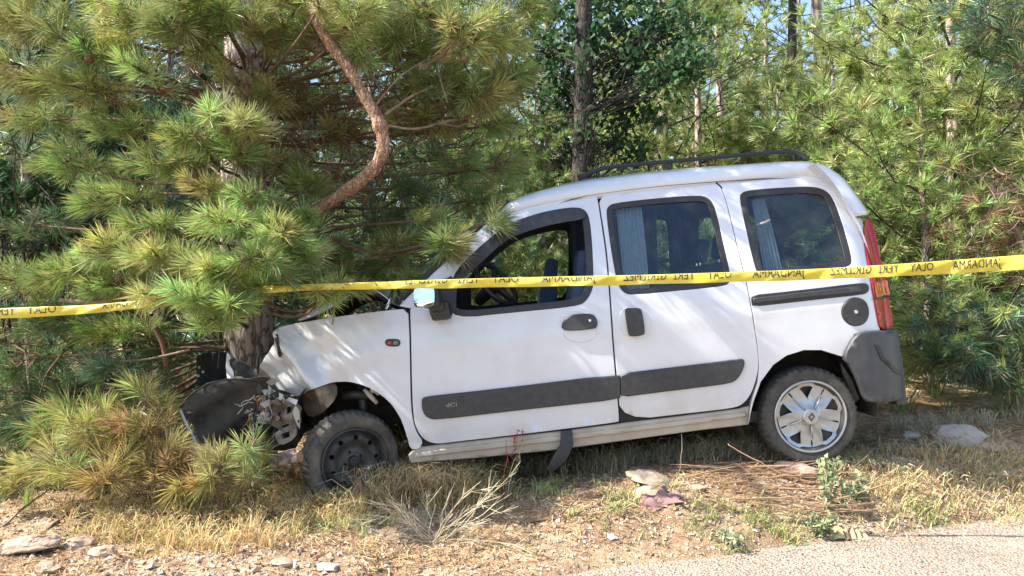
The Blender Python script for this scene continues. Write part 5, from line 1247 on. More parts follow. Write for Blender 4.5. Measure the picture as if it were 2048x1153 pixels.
for a, b, d, rx, ry, nt, tone in ((1900, 640, 5.7, 80, 50, 26, BLUE), (1990, 640, 5.6, 80, 50, 28, BLUE), (1940, 710, 5.5, 90, 50, 34, BLUE), (2040, 700, 5.5, 60, 60, 26, DARK), (1870, 720, 5.6, 50, 40, 16, GREEN), (2000, 750, 5.5, 70, 30, 20, DARK), (1840, 660, 5.9, 40, 50, 12, GREEN), (1880, 590, 6.1, 80, 30, 16, YEL), (2000, 580, 6.0, 80, 30, 18, YEL), (2080, 640, 5.6, 50, 80, 20, BLUE)):
    spray(rg, W(a, b, d), np.array([rx/F*d, .25, ry/F*d]), nt, tone, stem_from=x0+np.array([0, 0, .3]), tw=t_, fol=f_, nn=32, wd=.007, L0=.15, droop=.7)
for A in (t_, f_): A.V = [v-x0 for v in A.V]
t_.build('twigs', M['twig'], e)['kind'] = 'stuff'; f_.build('needles', M['needle'], e)['kind'] = 'stuff'
# pines across the road: they show in the mirror and the windows
for k, (x, y, sc) in enumerate(((-9, -13, .8), (-5.5, -15, .7), (-1.5, -17, .9), (3, -14, .75), (7.5, -16, .8), (-13, -10, .9))):
    plant_tree('tall_pine', 'pine across the road, seen only as a reflection in the glass', [Tl1, Tl3][k % 2], x, y, k*1.3, sc, group='pines across the road')
# ================================================================== TAPE
TP = [(-80, 621, 641, 3.86), (0, 617, 637, 3.86), (110, 613, 633, 3.86), (180, 611, 628, 3.86), (260, 603, 618, 3.86), (340, 595, 612, 3.88), (430, 585, 598, 3.88), (500, 573, 588, 3.86), (640, 568, 580, 3.84), (740, 565, 579, 3.82), (830, 561, 578, 3.8), (1000, 556, 575, 3.78), (1190, 552, 572, 3.74), (1300, 550, 569, 3.72), (1450, 545, 565, 3.70), (1600, 540, 561, 3.67), (1740, 532, 555, 3.63), (1820, 527, 552, 3.6), (1900, 521, 548, 3.56), (1970, 516, 544, 3.53), (2048, 510, 540, 3.5), (2200, 498, 534, 3.4)]
TP = np.array(TP, float); tpx = np.arange(-80, 2200, 8.0)
def tape_row(px): return np.interp(px, TP[:, 0], TP[:, 1]), np.interp(px, TP[:, 0], TP[:, 2]), np.interp(px, TP[:, 0], TP[:, 3])
# soften the joints
def smoothed(px):
    o = [0, 0, 0]; ws = (1, 2, 3, 2, 1)
    for w_, dx in zip(ws, (-60, -30, 0, 30, 60)):
        r = tape_row(px+dx)
        for i in range(3): o[i] = o[i]+w_*r[i]/9
    return o
def tape_pt(px, v, off=0.0):
    """v from 0 (top) to 1 (bottom); the film buckles a little"""
    a, b, d = smoothed(px); y = a+(b-a)*v
    dd = d-.006*np.sin(np.pi*v)-off+.004*np.sin(px*.11+v*5)*np.sin(px*.009)+.003*np.sin(px*.19-v*7)*np.sin(px*.021)+.010*np.sin(px*.013)+.004*np.sin(px*.05+v*3)+.012*(v-.5)*np.sin(px*.021)
    y = y+.9*np.sin(px*.037)*(v > .5)*.5
    return np.stack([(px-CX)/F*dd, dd, CAMH-(y-HY)/F*dd], -1)
def tape_mat():
    m, n_, l, b = node_mat('yellow_film'); t = noise(n_, l, 5, 5); r = ramp(n_, [(.35, (.72, .60, .07)), (.65, (.85, .74, .16))]); l.new(t.outputs['Fac'], r.inputs[0])
    l.new(r.outputs[0], b.inputs['Base Color']); b.inputs['Roughness'].default_value = .35
    tr = n_.new('ShaderNodeBsdfTranslucent'); l.new(r.outputs[0], tr.inputs[0]); mx = n_.new('ShaderNodeMixShader'); mx.inputs[0].default_value = .35
    l.new(b.outputs[0], mx.inputs[1]); l.new(tr.outputs[0], mx.inputs[2]); l.new(mx.outputs[0], n_['Material Output'].inputs['Surface']); return m
tape = empty('barrier_tape', tuple(tape_pt(1024.0, .5))); tag(tape, 'yellow barrier tape with mirrored black lettering stretched in front of the van', 'tape'); to = np.array(tape.location)
vs_ = [0, .15, .35, .6, .85, 1.0]; V = []
back = [(.02, .006), (.35, .010), (.8, .008)]
rows_ = [tape_pt(tpx, v, -.0) for v in vs_][::-1]; a_, b_, d_ = smoothed(tpx)
for v, o_ in back: rows_.append(tape_pt(tpx, v, -o_-.006*abs(v)))
V = np.stack(rows_, 1).reshape(-1, 3); R_ = len(rows_)
Fc = [(i*R_+j, i*R_+j+1, (i+1)*R_+j+1, (i+1)*R_+j) for i in range(len(tpx)-1) for j in range(R_-1)]
mesh_py('film', V-to, Fc, tape_mat(), tape, True)
WORDS = [('JANDARMA', 1905, 2003, .70), ('OLAY', 1820, 1867, .70), ('YERİ', 1757, 1798, .68), ('GİRİLMEZ', 1660, 1743, .66), ('JANDARMA', 1505, 1610, .64), ('OLAY', 1415, 1463, .60), ('YERİ', 1347, 1390, .60), ('GİRİLMEZ', 1247, 1333, .60), ('JANDARMA', 1083, 1192, .55), ('OLAY', 985, 1037, .50), ('YERİ', 915, 960, .46), ('GİRİLMEZ', 803, 896, .40), ('JANDARMA', 655, 755, .14), ('OLAY', 560, 612, .12), ('JANDARMA', 205, 275, .6), ('OLAY', 54, 112, .66), ('YERİ', -14, 30, .70)]
CAPH = 18.0
for wd_, x0, x1, base in WORDS:
    me = text_mesh(wd_); bm = bmesh.new(); bm.from_mesh(me)
    vs2 = [v.co.copy() for v in bm.verts]; ux0 = min(v.x for v in vs2); ux1 = max(v.x for v in vs2); cap = .73
    xm = .5*(x0+x1); a, b, d = smoothed(np.array([xm])); vmax = (base*(b[0]-a[0])-1.0)/CAPH*cap
    # cut the letters into narrow strips so they follow the film
    for k in range(1, 12):
        xx = ux0+(ux1-ux0)*k/12; g_ = list(bm.verts)+list(bm.edges)+list(bm.faces); bmesh.ops.bisect_plane(bm, geom=g_, plane_co=(xx, 0, 0), plane_no=(1, 0, 0))
    g_ = list(bm.verts)+list(bm.edges)+list(bm.faces); bmesh.ops.bisect_plane(bm, geom=g_, plane_co=(0, vmax, 0), plane_no=(0, 1, 0), clear_outer=True)
    bmesh.ops.triangulate(bm, faces=bm.faces[:])
    Q = np.array([v.co[:] for v in bm.verts]); Fq = [tuple(v.index for v in f.verts) for f in bm.faces] if (bm.verts.index_update() or True) else []
    bm.free()
    px = x1-(Q[:, 0]-ux0)/(ux1-ux0)*(x1-x0); a, b, d = smoothed(px); v = base-Q[:, 1]/cap*CAPH/(b-a)
    mesh_py('lettering', tape_pt(px, v, .003)-to, Fq, M['black'], tape)

# ================================================================== THINGS ON THE BANK
def rock(name, label, px, py, w_, hh, seed, m, group=None, flat=.5, d=None, sink=.45, detail=3, cat='rock', rotz=0):
    p = ground_at(px, py); r_ = np.random.RandomState(seed); s = w_/F*p[1]/2; q = hh/F*p[1]/2
    bm = bmesh.new(); bmesh.ops.create_icosphere(bm, subdivisions=detail, radius=1)
    ns = unit(r_.randn(9, 3)); cut = .55+.35*r_.rand(9); X = np.array([v.co[:] for v in bm.verts])
    for n_, c_ in zip(ns, cut):
        t = X @ n_; X = X-np.maximum(t-c_, 0)[:, None]*n_*.92
    X = X+.12*np.stack([fbm(X[:, 0]+X[:, 2]*.7, X[:, 1]+seed, .9, 4, seed), fbm(X[:, 1], X[:, 2], .9, 4, seed+1), fbm(X[:, 2], X[:, 0], .9, 4, seed+2)], 1)
    X = X*np.array([s, s*.7, q]); a = rotz; X = X @ np.array([[math.cos(a), 0, math.sin(a)], [0, 1, 0], [-math.sin(a), 0, math.cos(a)]])
    for v, x in zip(bm.verts, X): v.co = x
    me = bpy.data.meshes.new(name); bm.to_mesh(me); bm.free(); finish(me, m, False)
    o = link(bpy.data.objects.new(name, me)); o.location = (p[0], p[1]+s*.5, p[2]+q*(1-sink)-.0)
    return tag(o, label, cat, group)
rockm = mat('pale_limestone', (.50, .40, .29), (.33, .25, .18), rough=.95, scale=14, bump=.5, bscale=60, coord='Object')
rockg = mat('grey_stone', (.30, .26, .23), (.42, .37, .32), rough=.95, scale=10, bump=.6, bscale=50)
rockr = mat('reddish_stone', (.32, .21, .15), (.46, .35, .27), rough=.95, scale=9, bump=.7, bscale=50)
rock('rock', 'flat pale cream rock on the bank below the sliding door', 1302, 974, 96, 34, 3, rockm, 'loose rocks on the bank', rotz=-.15)
rock('rock', 'rounded cream rock just under the flat pale one', 1300, 1004, 66, 34, 4, rockm, 'loose rocks on the bank')
rock('rock', 'low brown rock with a shaded face below the rear wheel', 1600, 958, 92, 44, 5, rockr, 'loose rocks on the bank')
rock('rock', 'lumpy grey rock in the shade behind the rear bumper', 1935, 892, 110, 52, 6, rockg, 'loose rocks on the bank')
rock('rock', 'small grey rock in the shade right behind the rear wheel', 1830, 880, 50, 20, 7, rockg, 'loose rocks on the bank')
rock('rock', 'half buried brown rock right of the leafy weed', 1985, 905, 80, 30, 8, rockr, 'loose rocks on the bank')
rock('rock', 'big crumbling cream and red rock at the bottom left corner', 40, 1110, 120, 42, 9, rockr, 'loose rocks on the bank', detail=4, rotz=.1)
rock('rock', 'ragged pale stone beside the corner rock at the bottom left', 200, 1120, 60, 36, 10, rockm, 'loose rocks on the bank')
rock('rock', 'rough pinkish stone at the bottom edge left of the straw plant', 560, 1135, 50, 18, 13, rockr, 'loose rocks on the bank')
rock('rock', 'pale grey green stone at the bottom edge near the middle', 655, 1146, 60, 20, 14, rockg, 'loose rocks on the bank')
rock('rock', 'small pale rock on the bank right of the rust coloured rag', 1398, 985, 40, 16, 15, rockm, 'loose rocks on the bank')
rock('rock', 'small dusty rock in the grass below the sill', 1320, 925, 46, 16, 16, rockg, 'loose rocks on the bank')
rock('rock', 'dusty rock between the rear wheel and the lumpy grey rock', 1810, 940, 70, 30, 17, rockm, 'loose rocks on the bank')
rock('rock', 'flat sandy rock near the top of the bank at the right edge', 2010, 960, 80, 24, 18, rockm, 'loose rocks on the bank')
rock('rock', 'tiny white stone on the bare sand near the road edge', 1226, 1082, 24, 16, 19, M['paint'] if False else mat('white_stone', (.8, .78, .75), (.6, .58, .6), scale=20), 'loose rocks on the bank')
rr = random.Random(31)
rock('rock', 'reddish broken stone just right of the corner rock', 150, 1100, 60, 34, 41, rockr, 'loose rocks on the bank')
rock('rock', 'dark red broken stone below the corner rock', 90, 1150, 50, 30, 42, rockr, 'loose rocks on the bank')
# crumpled rag: dusty purple brown cloth
p = ground_at(1318, 1014); nx, ny = 30, 16; V = []
for j in range(ny):
    for i in range(nx):
        u, v = i/(nx-1)-.5, j/(ny-1)-.5; sx = .27*(1-.5*abs(v)); e_ = (1-(2*u)**2)*(1-(2*v)**2)
        V.append((u*sx+.02*math.sin(v*9), v*.16+.02*math.sin(u*8), u*.06+.004+max(e_, 0)*.07*(.75+.3*math.sin(u*17+v*6)+.25*math.sin(v*19-u*7))))
o = mesh_py('rag', V, [(j*nx+i, j*nx+i+1, (j+1)*nx+i+1, (j+1)*nx+i) for j in range(ny-1) for i in range(nx-1)], mat('rust_brown_cloth', (.20, .11, .11), (.28, .17, .16), rough=.9, scale=18), smooth=True)
o.location = (p[0], p[1]+.05, p[2]+.004); tag(o, 'crumpled dusty purple brown rag lying against the cream rock', 'rag')
# crumpled cardboard at the road edge
p = ground_at(1695, 1078); mb = MB(); pr = [(-.10, .02), (-.06, .055), (-.025, .052), (-.022, .0), (-.005, .05), (.012, .012), (.03, .048), (.045, .015), (.06, .04), (.08, .012), (.10, .02)]
V = [(x, 0, z) for x, z in pr]+[(x+.01*math.sin(x*90), .05+.02*math.sin(i*2.), z*.9+.01) for i, (x, z) in enumerate(pr)]+[(x, -.035, z*.25) for x, z in pr]; k = len(pr)
mb.add(V, [(i, i+1, k+i+1, k+i) for i in range(k-1)]+[(2*k+i, 2*k+i+1, i+1, i) for i in range(k-1)])
o = mb.build('cardboard', mat('buff_card', (.50, .38, .20), (.42, .31, .17), rough=.85, scale=20)); o.location = (p[0], p[1], p[2]); mo = o.modifiers.new('thickness', 'SOLIDIFY'); mo.thickness = .003
tag(o, 'crumpled buff cardboard scrap at the road edge', 'cardboard')
# log stump and sticks by the nose
p = ground_at(585, 955); e = empty('log', tuple(p)); tag(e, 'short broken pine log under the crushed headlamp', 'log')
Pl = np.array([W(540, 925, 4.1), W(575, 915, 4.12), W(600, 914, 4.1)]); V, T = bark_tube(Pl, [.035, .036, .034], 14, .08, 61); mesh_tris('log_bark', V-p, T, M['barkpale'], e, smooth=True)
mb = MB(); mb.tube([Pl[2]-unit(Pl[2]-Pl[1])*.012-p, Pl[2]+unit(Pl[2]-Pl[1])*.003-p], [.031, .030], 12); mb.build('cut_end', M['strawtwig'], e)
mb = MB(); mb.tube([p*0+(-.02, 0, -.03), Pl[1]-p+np.array([0, 0, -.03])], [.02, .02], 8); mb.build('log_stub', M['bark'], e)
def stick(label, pts, r, m='deadtwig', twigs=0, seed=0, group='sticks on the bank', lift=.012):
    r_ = np.random.RandomState(seed+100); P = []
    for a, b, *hh in pts:
        q = ground_at(a, b+(hh[0] if hh else 0)); P.append(W(a, b, q[1])+np.array([0, 0, lift]))
    P0 = P[0].copy(); C = chaikin(np.array(P)-P0, 2, closed=False); C = C+r_.randn(*C.shape)*.002
    mb = MB(); mb.tube(C, np.linspace(r, r*.45, len(C)), 6)
    for _ in range(twigs):
        i = r_.randint(2, len(C)-1); d = unit(unit(C[i]-C[i-2])+r_.randn(3)*.5+np.array([0, -.1, .15])); q = C[i]+d*(.08+.1*r_.rand()); mb.tube([C[i], (C[i]+q)/2+r_.randn(3)*.006, q], [r*.5, r*.4, r*.25], 5)
    o = mb.build('stick', M[m], smooth=True); o.location = P0; return tag(o, label, 'stick', group)
stick('pale stick leaning up to the left of the front tyre', [(515, 972), (530, 945, 30), (548, 912, 60)], .011, twigs=2, seed=1)
stick('thin stick running from the front tyre down to the left', [(490, 985), (530, 962, 10), (580, 930, 30), (625, 905, 60)], .007, seed=2)
stick('curved grey stick along the left shade edge', [(0, 1000), (40, 975, 30), (60, 958, 50), (78, 962, 50)], .007, seed=3)
stick('long stick on the far left running down towards the corner', [(5, 1058), (60, 1010, 20), (110, 975, 40)], .008, seed=4)
stick('bent bare root among the grass at the left, above the corner rock', [(95, 1065), (130, 1035, 5), (160, 1010, 10), (200, 1000, 10)], .009, 'twig', 2, seed=5)
stick('dry stick at the left pointing up from the litter', [(270, 1040), (300, 1005, 20), (345, 975, 40)], .006, seed=6)
stick('long dark stick lying in the litter below the rubber strip', [(1060, 1048), (1120, 1043), (1180, 1025), (1215, 1000), (1232, 965, 30)], .008, 'twig', 2, seed=7)
stick('short dark stick above the long one on the litter', [(1120, 1035), (1150, 1008, 10), (1160, 990, 20)], .005, 'twig', 0, seed=8)
stick('thin upright dead stem in front of the sill, left of the rear wheel', [(1360, 950), (1363, 920, 30), (1364, 872, 78)], .004, seed=9)
stick('straw stem by the road edge at the right', [(1940, 1040), (1915, 1000, 20), (1880, 950, 40), (1855, 935, 60)], .003, 'strawtwig', 3, seed=10)
stick('long pale stem lying left of the leafy weed on the twig pile', [(1645, 972), (1580, 962, 5), (1510, 925, 30), (1455, 893, 60)], .007, 'strawtwig', 2, seed=11)
# pile of dry twigs
pc = ground_at(1560, 1000); e = empty('twig_pile', tuple(pc)); tag(e, 'heap of dry reddish twigs on the bank below the rear wheel', 'twigs'); r_ = np.random.RandomState(9); acc = Acc()
for k in range(130):
    a, b = 1440+240*r_.rand(), 950+75*r_.rand(); q = ground_at(a, b) if k % 4 == 0 else None
    y_ = pc[1]+.42*(r_.rand()-.35); x_ = pc[0]+(a-1560)/F*pc[1]*1.1; z_ = float(h(x_, y_))+.015+.05*r_.rand(); ang = r_.randn()*.35-.25+(math.pi if r_.rand() < .4 else 0); Ls = .12+.3*r_.rand()
    d = np.array([math.cos(ang), math.sin(ang)*.5, .12*r_.randn()]); P = [np.array([x_, y_, z_])]
    for _ in range(4): d = unit(d+r_.randn(3)*.14*np.array([1, 1, .5])); P.append(P[-1]+d*Ls/4)
    P = np.array(P); P[:, 2] = np.maximum(P[:, 2], h(P[:, 0], P[:, 1])+.004); rr_ = .001+.0045*r_.rand()**2.5; V, T = tubes_np(P[:-1]-pc, P[1:]-pc, rr_, rr_*.8, 4); acc.add(V, T)
o = acc.build('twigs', M['strawtwig'], e); o['kind'] = 'stuff'

# ---- herbs that stand out
def plant(name, label, px, py, build, cat='plant', group=None):
    p = ground_at(px, py); e = empty(name, tuple(p)); tag(e, label, cat, group); build(e, p); return e
def curve_stem(mb, a, b, sag, r0, r1, k=5, n_=7):
    a = np.asarray(a, float); b = np.asarray(b, float); t = np.linspace(0, 1, n_)[:, None]; P = a+(b-a)*t; P[:, 2] += (sag*4*t*(1-t))[:, 0]; P[1:-1] += np.random.RandomState(int(abs(b[0]*997+b[2]*7919))+3).randn(n_-2, 3)*.006; mb.tube(P, np.linspace(r0, r1, n_), k, cap=False); return P
def straw(e, p):
    r_ = np.random.RandomState(14)
    ends = [(740, 1000), (760, 1020), (700, 1035), (790, 1000), (720, 1050), (810, 985), (980, 985), (1000, 960), (1040, 925), (960, 1000), (940, 1010), (1010, 985), (990, 1010), (900, 985), (860, 990), (1030, 1010), (700, 1080), (1060, 1100), (930, 960), (770, 970), (680, 1010)]
    for i, (a, b) in enumerate(ends):
        mb = MB(); q = W(a, b, p[1]+(r_.rand()-.5)*.35)-p; q[2] = max(q[2], float(h(q[0]+p[0], q[1]+p[1]))-p[2]+.01); P = curve_stem(mb, (.02*r_.randn(), .02*r_.randn(), 0), q, .05*r_.randn(), .0015, .0008)
        for _ in range(9):
            j = r_.randint(2, 6); d = unit(unit(P[j]-P[j-1])+r_.randn(3)*.45); mb.tube([P[j], P[j]+d*(.04+.08*r_.rand())], [.0014, .0008], 3, cap=False)
        mb.build('stem', M['paleg'], e)
M['paleg'] = mat('pale_straw', (.60, .53, .36), (.50, .43, .28), rough=.8, scale=30)
M['redst'] = mat('red_stem', (.45, .10, .07), (.36, .08, .06), rough=.7, scale=40)
plant('straw_plant', 'pale dry plant whose long stems fan out over the litter left of centre', 866, 1086, straw)
def redp(e, p):
    r_ = np.random.RandomState(15); mb = MB(); q = W(1050, 872, p[1])-p; P = curve_stem(mb, (0, 0, 0), q, 0, .003, .0018, n_=9)
    P = P+0; mb.build('stem', M['paleg'], e)
    acc = Acc()
    for k in range(38):
        z = .20+.20*r_.rand(); x = q[0]*z/q[2]; c = np.array([[x-.03+.06*(r_.rand()-.5)-.04*(.3-z), .03*(r_.rand()-.5), z]]); D = unit(r_.randn(1, 3)+[0, 0, .4]); V, T, C = needles(c, D, np.array([.016]), 5, .005, r_, np.array([[.45, .07, .06]])*(.6+.7*r_.rand()), gold=0, back=.01); acc.add(V, T, C)
    for k in range(26):
        z = r_.rand()*q[2]; x = q[0]*z/q[2]; c = np.array([[x, 0, z]]); V, T, C = needles(c, unit(r_.randn(1, 3)+[0, 0, .8]), np.array([.03]), 4, .006, r_, np.array([[.40, .40, .2]]), gold=0, back=.01); acc.add(V, T, C)
    acc.build('seed_heads', M['grass'], e)['kind'] = 'stuff'
    mb = MB(); curve_stem(mb, (-.02, 0, 0), (-.0, 0, .34), 0, .003, .002); mb.build('stem', M['redst'], e)
plant('dock_plant', 'tall weed with a red seed head in front of the sill', 1012, 1000, redp)
def weed(seed, hgt, n_, tone, wd_=.12, sz=.024):
    def f(e, p):
        r_ = np.random.RandomState(seed); acc = Acc(); mb = MB()
        for k in range(7):
            d = np.array([r_.randn()*wd_, r_.randn()*.05, hgt*(.5+.5*r_.rand())]); P = curve_stem(mb, (r_.randn()*.03, r_.randn()*.02, 0), d, 0, .003, .0012)
            m_ = n_//7; t = r_.rand(m_); i = (t*6).astype(int); B = P[i]+(P[np.minimum(i+1, 6)]-P[i])*(t*6-i)[:, None]; D = unit(r_.randn(m_, 3)+[0, -.2, .3])
            s = unit(np.cross(D, r_.randn(m_, 3)))*sz*.45; Ls = sz*(.7+.7*r_.rand(m_, 1)); V = np.stack([B, B+D*Ls*.55+s, B+D*Ls*1.3, B+D*Ls*.55-s], 1).reshape(-1, 3); b = np.arange(m_)*4
            acc.add(V, np.concatenate([np.stack([b, b+1, b+2], 1), np.stack([b, b+2, b+3], 1)]), np.repeat(np.array(tone)[None]*(.7+.6*r_.rand(m_, 1)), 4, 0))
        mb.build('stem', M['paleg'], e)['kind'] = 'stuff'; acc.build('leaves', M['grass'], e)['kind'] = 'stuff'
    return f
plant('leafy_weed', 'upright green leafy weed between the twig heap and the sunny grass', 1665, 1020, weed(21, .30, 230, (.30, .36, .19), .05), group='green weeds on the bank')
plant('leafy_weed', 'low green weed at the road edge left of the cardboard scrap', 1640, 1070, weed(22, .12, 260, (.28, .33, .17), .09), group='green weeds on the bank')
plant('leafy_weed', 'grey green weed clump right of the upright weed', 1712, 1000, weed(23, .14, 200, (.26, .36, .20), .05), group='green weeds on the bank')
plant('leafy_weed', 'small round green weed near the road edge below the twig heap', 1460, 1090, weed(24, .07, 160, (.34, .38, .24), .04), group='green weeds on the bank')
plant('leafy_weed', 'dark green weed in front of the rear wheel', 1655, 950, weed(25, .12, 160, (.30, .34, .17), .05), group='green weeds on the bank')

# ================================================================== LITTER, GRASS, GRAVEL (stuff)
rg = np.random.RandomState(42)
def tband(x, y): return (x-E0[0])*EN[0]+(y-E0[1])*EN[1]
def scatter(n_, x0, x1, y0, y1, f=None, t0=.0):
    X = x0+(x1-x0)*rg.rand(n_); Y = y0+(y1-y0)*rg.rand(n_); k = tband(X, Y) > t0
    if f is not None: k &= rg.rand(n_) < f(X, Y)
    X, Y = X[k], Y[k]; return X, Y, h(X, Y)
def relief(X, Y):
    t = tband(X, Y); fi = sstep(.0, .2, t)*sstep(7.5, 5.5, Y)
    return h(X, Y)+fi*(.010*fbm(X, Y, 2.6, 3, 21)+.008*fbm(X, Y, 9, 3, 22)+.004*fbm(X, Y, 19, 1, 23))
# pebbles
def pebbles(name, X, Y, sz, tones, road=False):
    n_ = len(X); Z = relief(X, Y) if not road else np.full(n_, .006)
    base = np.array([[1, 0, 0], [-.5, .87, 0], [-.5, -.87, 0], [.1, .1, .8], [.3, -.5, .45], [-.6, .3, .4]])
    tri = np.array([[0, 1, 3], [1, 5, 3], [5, 2, 3], [2, 4, 3], [4, 0, 3], [2, 0, 4], [1, 2, 5]])
    a = rg.rand(n_)*6.28; c, s = np.cos(a), np.sin(a); q = base[None]*(1+.35*rg.randn(n_, 6, 3)); x = q[..., 0]*c[:, None]-q[..., 1]*s[:, None]; y = q[..., 0]*s[:, None]+q[..., 1]*c[:, None]
    V = np.stack([x, y, q[..., 2]*.8-.1], -1)*sz[:, None, None]+np.stack([X, Y, Z], 1)[:, None]
    C = np.repeat(tones, 6, 0); T = (np.arange(n_)[:, None, None]*6+tri[None]).reshape(-1, 3)
    return mesh_tris(name, V.reshape(-1, 3), T, M['stone'], col=C)
def stone_mat():
    m, n_, l, b = node_mat('small_stones'); a = n_.new('ShaderNodeAttribute'); a.attribute_name = 'Col'; l.new(a.outputs['Color'], b.inputs['Base Color']); b.inputs['Roughness'].default_value = .9; return m
M['stone'] = stone_mat()
X, Y, Z = scatter(85000, -3.4, 3.6, 2.9, 5.6, lambda x, y: sstep(5.0, 3.6, y)*.8+.15, -.05); n_ = len(X)
pal = np.array([(.52, .42, .30), (.42, .28, .20), (.62, .54, .44), (.30, .18, .12), (.46, .38, .30), (.16, .11, .08)]); ton = pal[rg.randint(0, 6, n_)]*(.7+.5*rg.rand(n_, 1))
o = pebbles('gravel', X, Y, .0028+.011*rg.rand(n_)**4+.002*rg.rand(n_), ton); tag(o, 'small stones and grit scattered over the sandy bank', 'gravel', kind='stuff')
# rubble: bigger broken bits, thickest at the bottom left
q_ = [ground_at(a, b) for a, b in [(60, 1110), (140, 1130), (220, 1140), (380, 1140), (520, 1130), (300, 1120), (620, 1120), (1350, 1000), (1750, 1020), (1850, 1010), (1500, 950), (1930, 1010)]]
X = np.concatenate([q[0]+.16*rg.randn(90) for q in q_]); Y = np.concatenate([q[1]+.06*rg.randn(90) for q in q_]); k = tband(X, Y) > .02; X, Y = X[k], Y[k]; n_ = len(X)
o = pebbles('rubble', X, Y, .005+.022*rg.rand(n_)**3, pal[rg.choice([0, 1, 1, 3, 4], n_)]*(.75+.45*rg.rand(n_, 1))); tag(o, 'broken stony rubble along the foot of the bank', 'rubble', kind='stuff')
# loose chippings on the road edge
u = -1.0+5.5*rg.rand(9000); v = -.9*rg.rand(9000)**2.2-.0; X = E0[0]+u*EDIR[0]+v*EN[0]; Y = E0[1]+u*EDIR[1]+v*EN[1]; n_ = len(X)
o = pebbles('loose_chippings', X, Y, .0022+.005*rg.rand(n_)**3, pal[rg.randint(0, 6, n_)]*(.7+.5*rg.rand(n_, 1)), True); tag(o, 'loose chippings and sand along the broken road edge', 'gravel', kind='stuff')
# pine litter: dry needles lying flat
def litter(name, X, Y, Ln, wd_, tones, tilt=.12, lift=.006):
    n_ = len(X); Z = relief(X, Y)+lift*rg.rand(n_)*1.5+.002; a = rg.rand(n_)*6.28; d = np.stack([np.cos(a), np.sin(a), tilt*rg.randn(n_)], 1); B = np.stack([X, Y, Z], 1)
    s = np.stack([-np.sin(a), np.cos(a), .3*rg.randn(n_)], 1)*wd_; bend = s*rg.randn(n_, 1)*5; Ln = Ln[:, None]
    V = np.stack([B-d*Ln/2-s*.5, B-d*Ln/2+s*.5, B+bend*.5+s*.5, B+bend*.5-s*.5, B+d*Ln/2], 1).reshape(-1, 3); b = np.arange(n_)*5
    T = np.concatenate([np.stack([b, b+1, b+2], 1), np.stack([b, b+2, b+3], 1), np.stack([b+3, b+2, b+4], 1)]); return mesh_tris(name, V, T, M['grass'], col=np.repeat(tones, 5, 0))
dens = lambda x, y: np.clip(.18+.9*sstep(.15, -.35, fbm(x, y, .55, 3, 61))*1.0+.5*sstep(4.0, 4.5, y), 0, 1)*np.clip(sstep(.0, .5, tband(x, y))+.1, 0, 1)
X, Y, Z = scatter(80000, -3.4, 3.8, 3.0, 6.2, dens, .0); n_ = len(X)
lp_ = np.array([(.46, .30, .15), (.55, .42, .22), (.34, .17, .09), (.62, .52, .30), (.22, .12, .07)]); o = litter('pine_litter', X, Y, .05+.07*rg.rand(n_), .0036, lp_[rg.randint(0, 5, n_)]*(.7+.5*rg.rand(n_, 1))); tag(o, 'fallen dry pine needles and straw lying on the ground', 'litter', kind='stuff')
# grasses
def grass(name, label, clumps, nn_, Ln, wd_, tone, lean=.5, seed_=1):
    """clumps: (X, Y) arrays; bent blades in three segments"""
    X, Y = clumps; n_ = len(X); r_ = np.random.RandomState(seed_); m_ = n_*nn_
    bx = np.repeat(X, nn_)+r_.randn(m_)*.018; by = np.repeat(Y, nn_)+r_.randn(m_)*.018; bz = relief(bx, by)-.004
    a = r_.rand(m_)*6.28; L_ = (np.repeat(Ln, nn_) if np.ndim(Ln) else Ln)*(.4+.8*r_.rand(m_)); ln = lean*(.3+r_.rand(m_)); d = np.stack([np.cos(a), np.sin(a)], 1)*ln[:, None]
    s = np.stack([-np.sin(a), np.cos(a), .5*r_.randn(m_)], 1)*wd_*.5; B = np.stack([bx, by, bz], 1); P1 = B+np.stack([d[:, 0]*.25, d[:, 1]*.25, .42+0*a], 1)*L_[:, None]; P2 = B+np.stack([d[:, 0]*.7, d[:, 1]*.7, .75+0*a], 1)*L_[:, None]; P3 = B+np.stack([d[:, 0]*1.25, d[:, 1]*1.25, .92-.35*ln], 1)*L_[:, None]
    V = np.stack([B-s, B+s, P1-s, P1+s, P2-s*.7, P2+s*.7, P3], 1).reshape(-1, 3); b = np.arange(m_)*7
    T = np.concatenate([np.stack([b+i, b+j, b+k], 1) for i, j, k in ((0, 1, 3), (0, 3, 2), (2, 3, 5), (2, 5, 4), (4, 5, 6))])
    C = np.repeat((np.asarray(tone)[None]*(.6+.7*r_.rand(m_, 1))*(1+.12*r_.randn(m_, 3))), 7, 0); o = mesh_tris(name, V, T, M['grass'], col=np.clip(C, .01, 1)); return tag(o, label, 'grass', kind='stuff')
def patch(lst):
    XX, YY = [], []
    for px, py, rx, ry, k in lst:
        c = ground_at(px, py); XX.append(c[0]+rg.randn(k)*rx/F*c[1]*.6); YY.append(c[1]+rg.randn(k)*ry*.006)
    return np.concatenate(XX), np.concatenate(YY)
grass('dry_grass', 'golden dry grass tufts in front of the crushed nose and front tyre', patch([(320, 1040, 120, 20, 70), (260, 1060, 70, 16, 40), (420, 1030, 110, 20, 60), (560, 1010, 90, 16, 50), (680, 985, 90, 14, 160), (750, 985, 80, 12, 160), (640, 975, 40, 8, 50), (850, 985, 80, 14, 60), (930, 1000, 80, 16, 60), (640, 1030, 100, 20, 60), (420, 1090, 120, 20, 30)]), 22, .13, .0035, (.60, .47, .22), .8, 3)
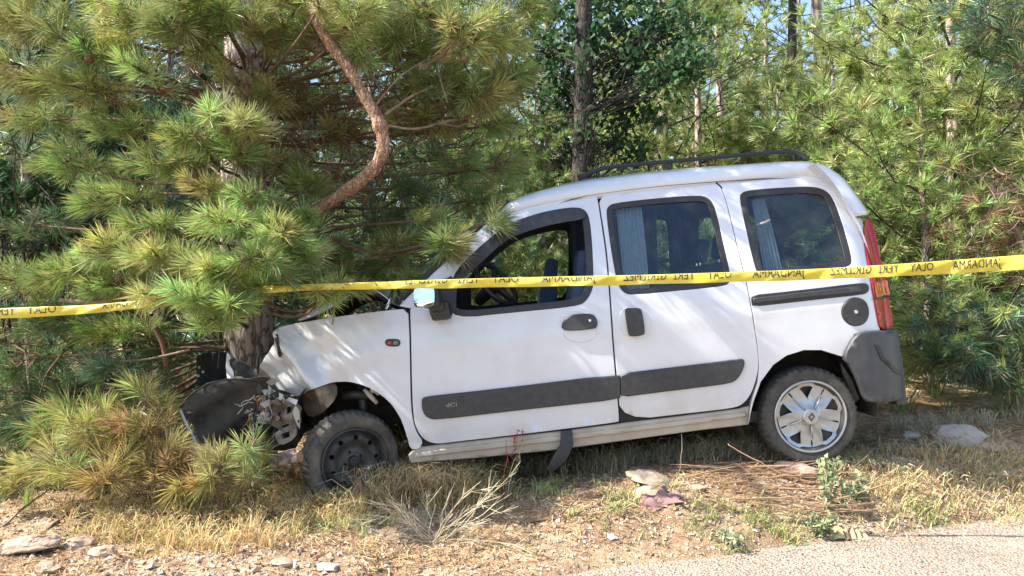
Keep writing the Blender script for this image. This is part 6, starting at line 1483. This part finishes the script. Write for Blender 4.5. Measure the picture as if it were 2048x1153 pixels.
grass('tangled_weeds', 'tangled straw coloured weeds in front of the front wheel', patch([(690, 980, 70, 8, 90), (750, 975, 60, 8, 70), (660, 970, 40, 5, 30), (800, 1000, 90, 16, 60), (880, 1000, 60, 12, 36), (700, 968, 60, 4, 60)]), 18, .25, .0042, (.58, .45, .25), .85, 4)
grass('sunny_grass', 'yellow green grass on the bank from the rear wheel to the right edge', patch([(1720, 945, 80, 16, 90), (1800, 960, 90, 20, 90), (1900, 980, 100, 24, 100), (2000, 1000, 90, 30, 110), (1700, 925, 50, 10, 50), (1850, 920, 80, 12, 40), (1980, 940, 80, 16, 40), (2040, 960, 50, 24, 60), (1560, 920, 40, 8, 20), (1760, 1010, 80, 20, 40)]), 9, .085, .004, (.60, .50, .28), .9, 5)
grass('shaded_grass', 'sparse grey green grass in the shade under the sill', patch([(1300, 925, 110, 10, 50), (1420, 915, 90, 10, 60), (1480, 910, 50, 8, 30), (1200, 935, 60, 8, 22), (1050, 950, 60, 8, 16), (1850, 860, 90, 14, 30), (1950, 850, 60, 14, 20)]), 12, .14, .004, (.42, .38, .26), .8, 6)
grass('green_grass', 'small green grass tufts scattered over the bank', patch([(980, 960, 50, 10, 20), (1080, 990, 90, 16, 24), (1240, 1010, 60, 14, 16), (1440, 1040, 90, 18, 24), (1560, 1060, 70, 12, 24), (330, 1070, 60, 14, 24), (700, 1060, 120, 16, 24), (1850, 1040, 60, 10, 16)]), 14, .08, .0035, (.42, .44, .18), .9, 7)
X, Y, Z = scatter(1500, -3.4, 3.8, 3.4, 6.5, lambda x, y: .6*sstep(.0, -.4, fbm(x, y, .9, 2, 71))+.1, .1); grass('sparse_straw', 'thin sparse straw standing all over the bank', (X, Y), 5, .07, .003, (.60, .50, .28), 1.1, 8)
X, Y, Z = scatter(5200, -9, 11, 5.6, 17, lambda x, y: .5+.5*sstep(.2, -.3, fbm(x, y, .3, 2, 72)), .1); grass('forest_undergrowth', 'low dry grass and herbs covering the floor of the wood', (X, Y), 12, .24, .010, (.26, .30, .10), .9, 9)
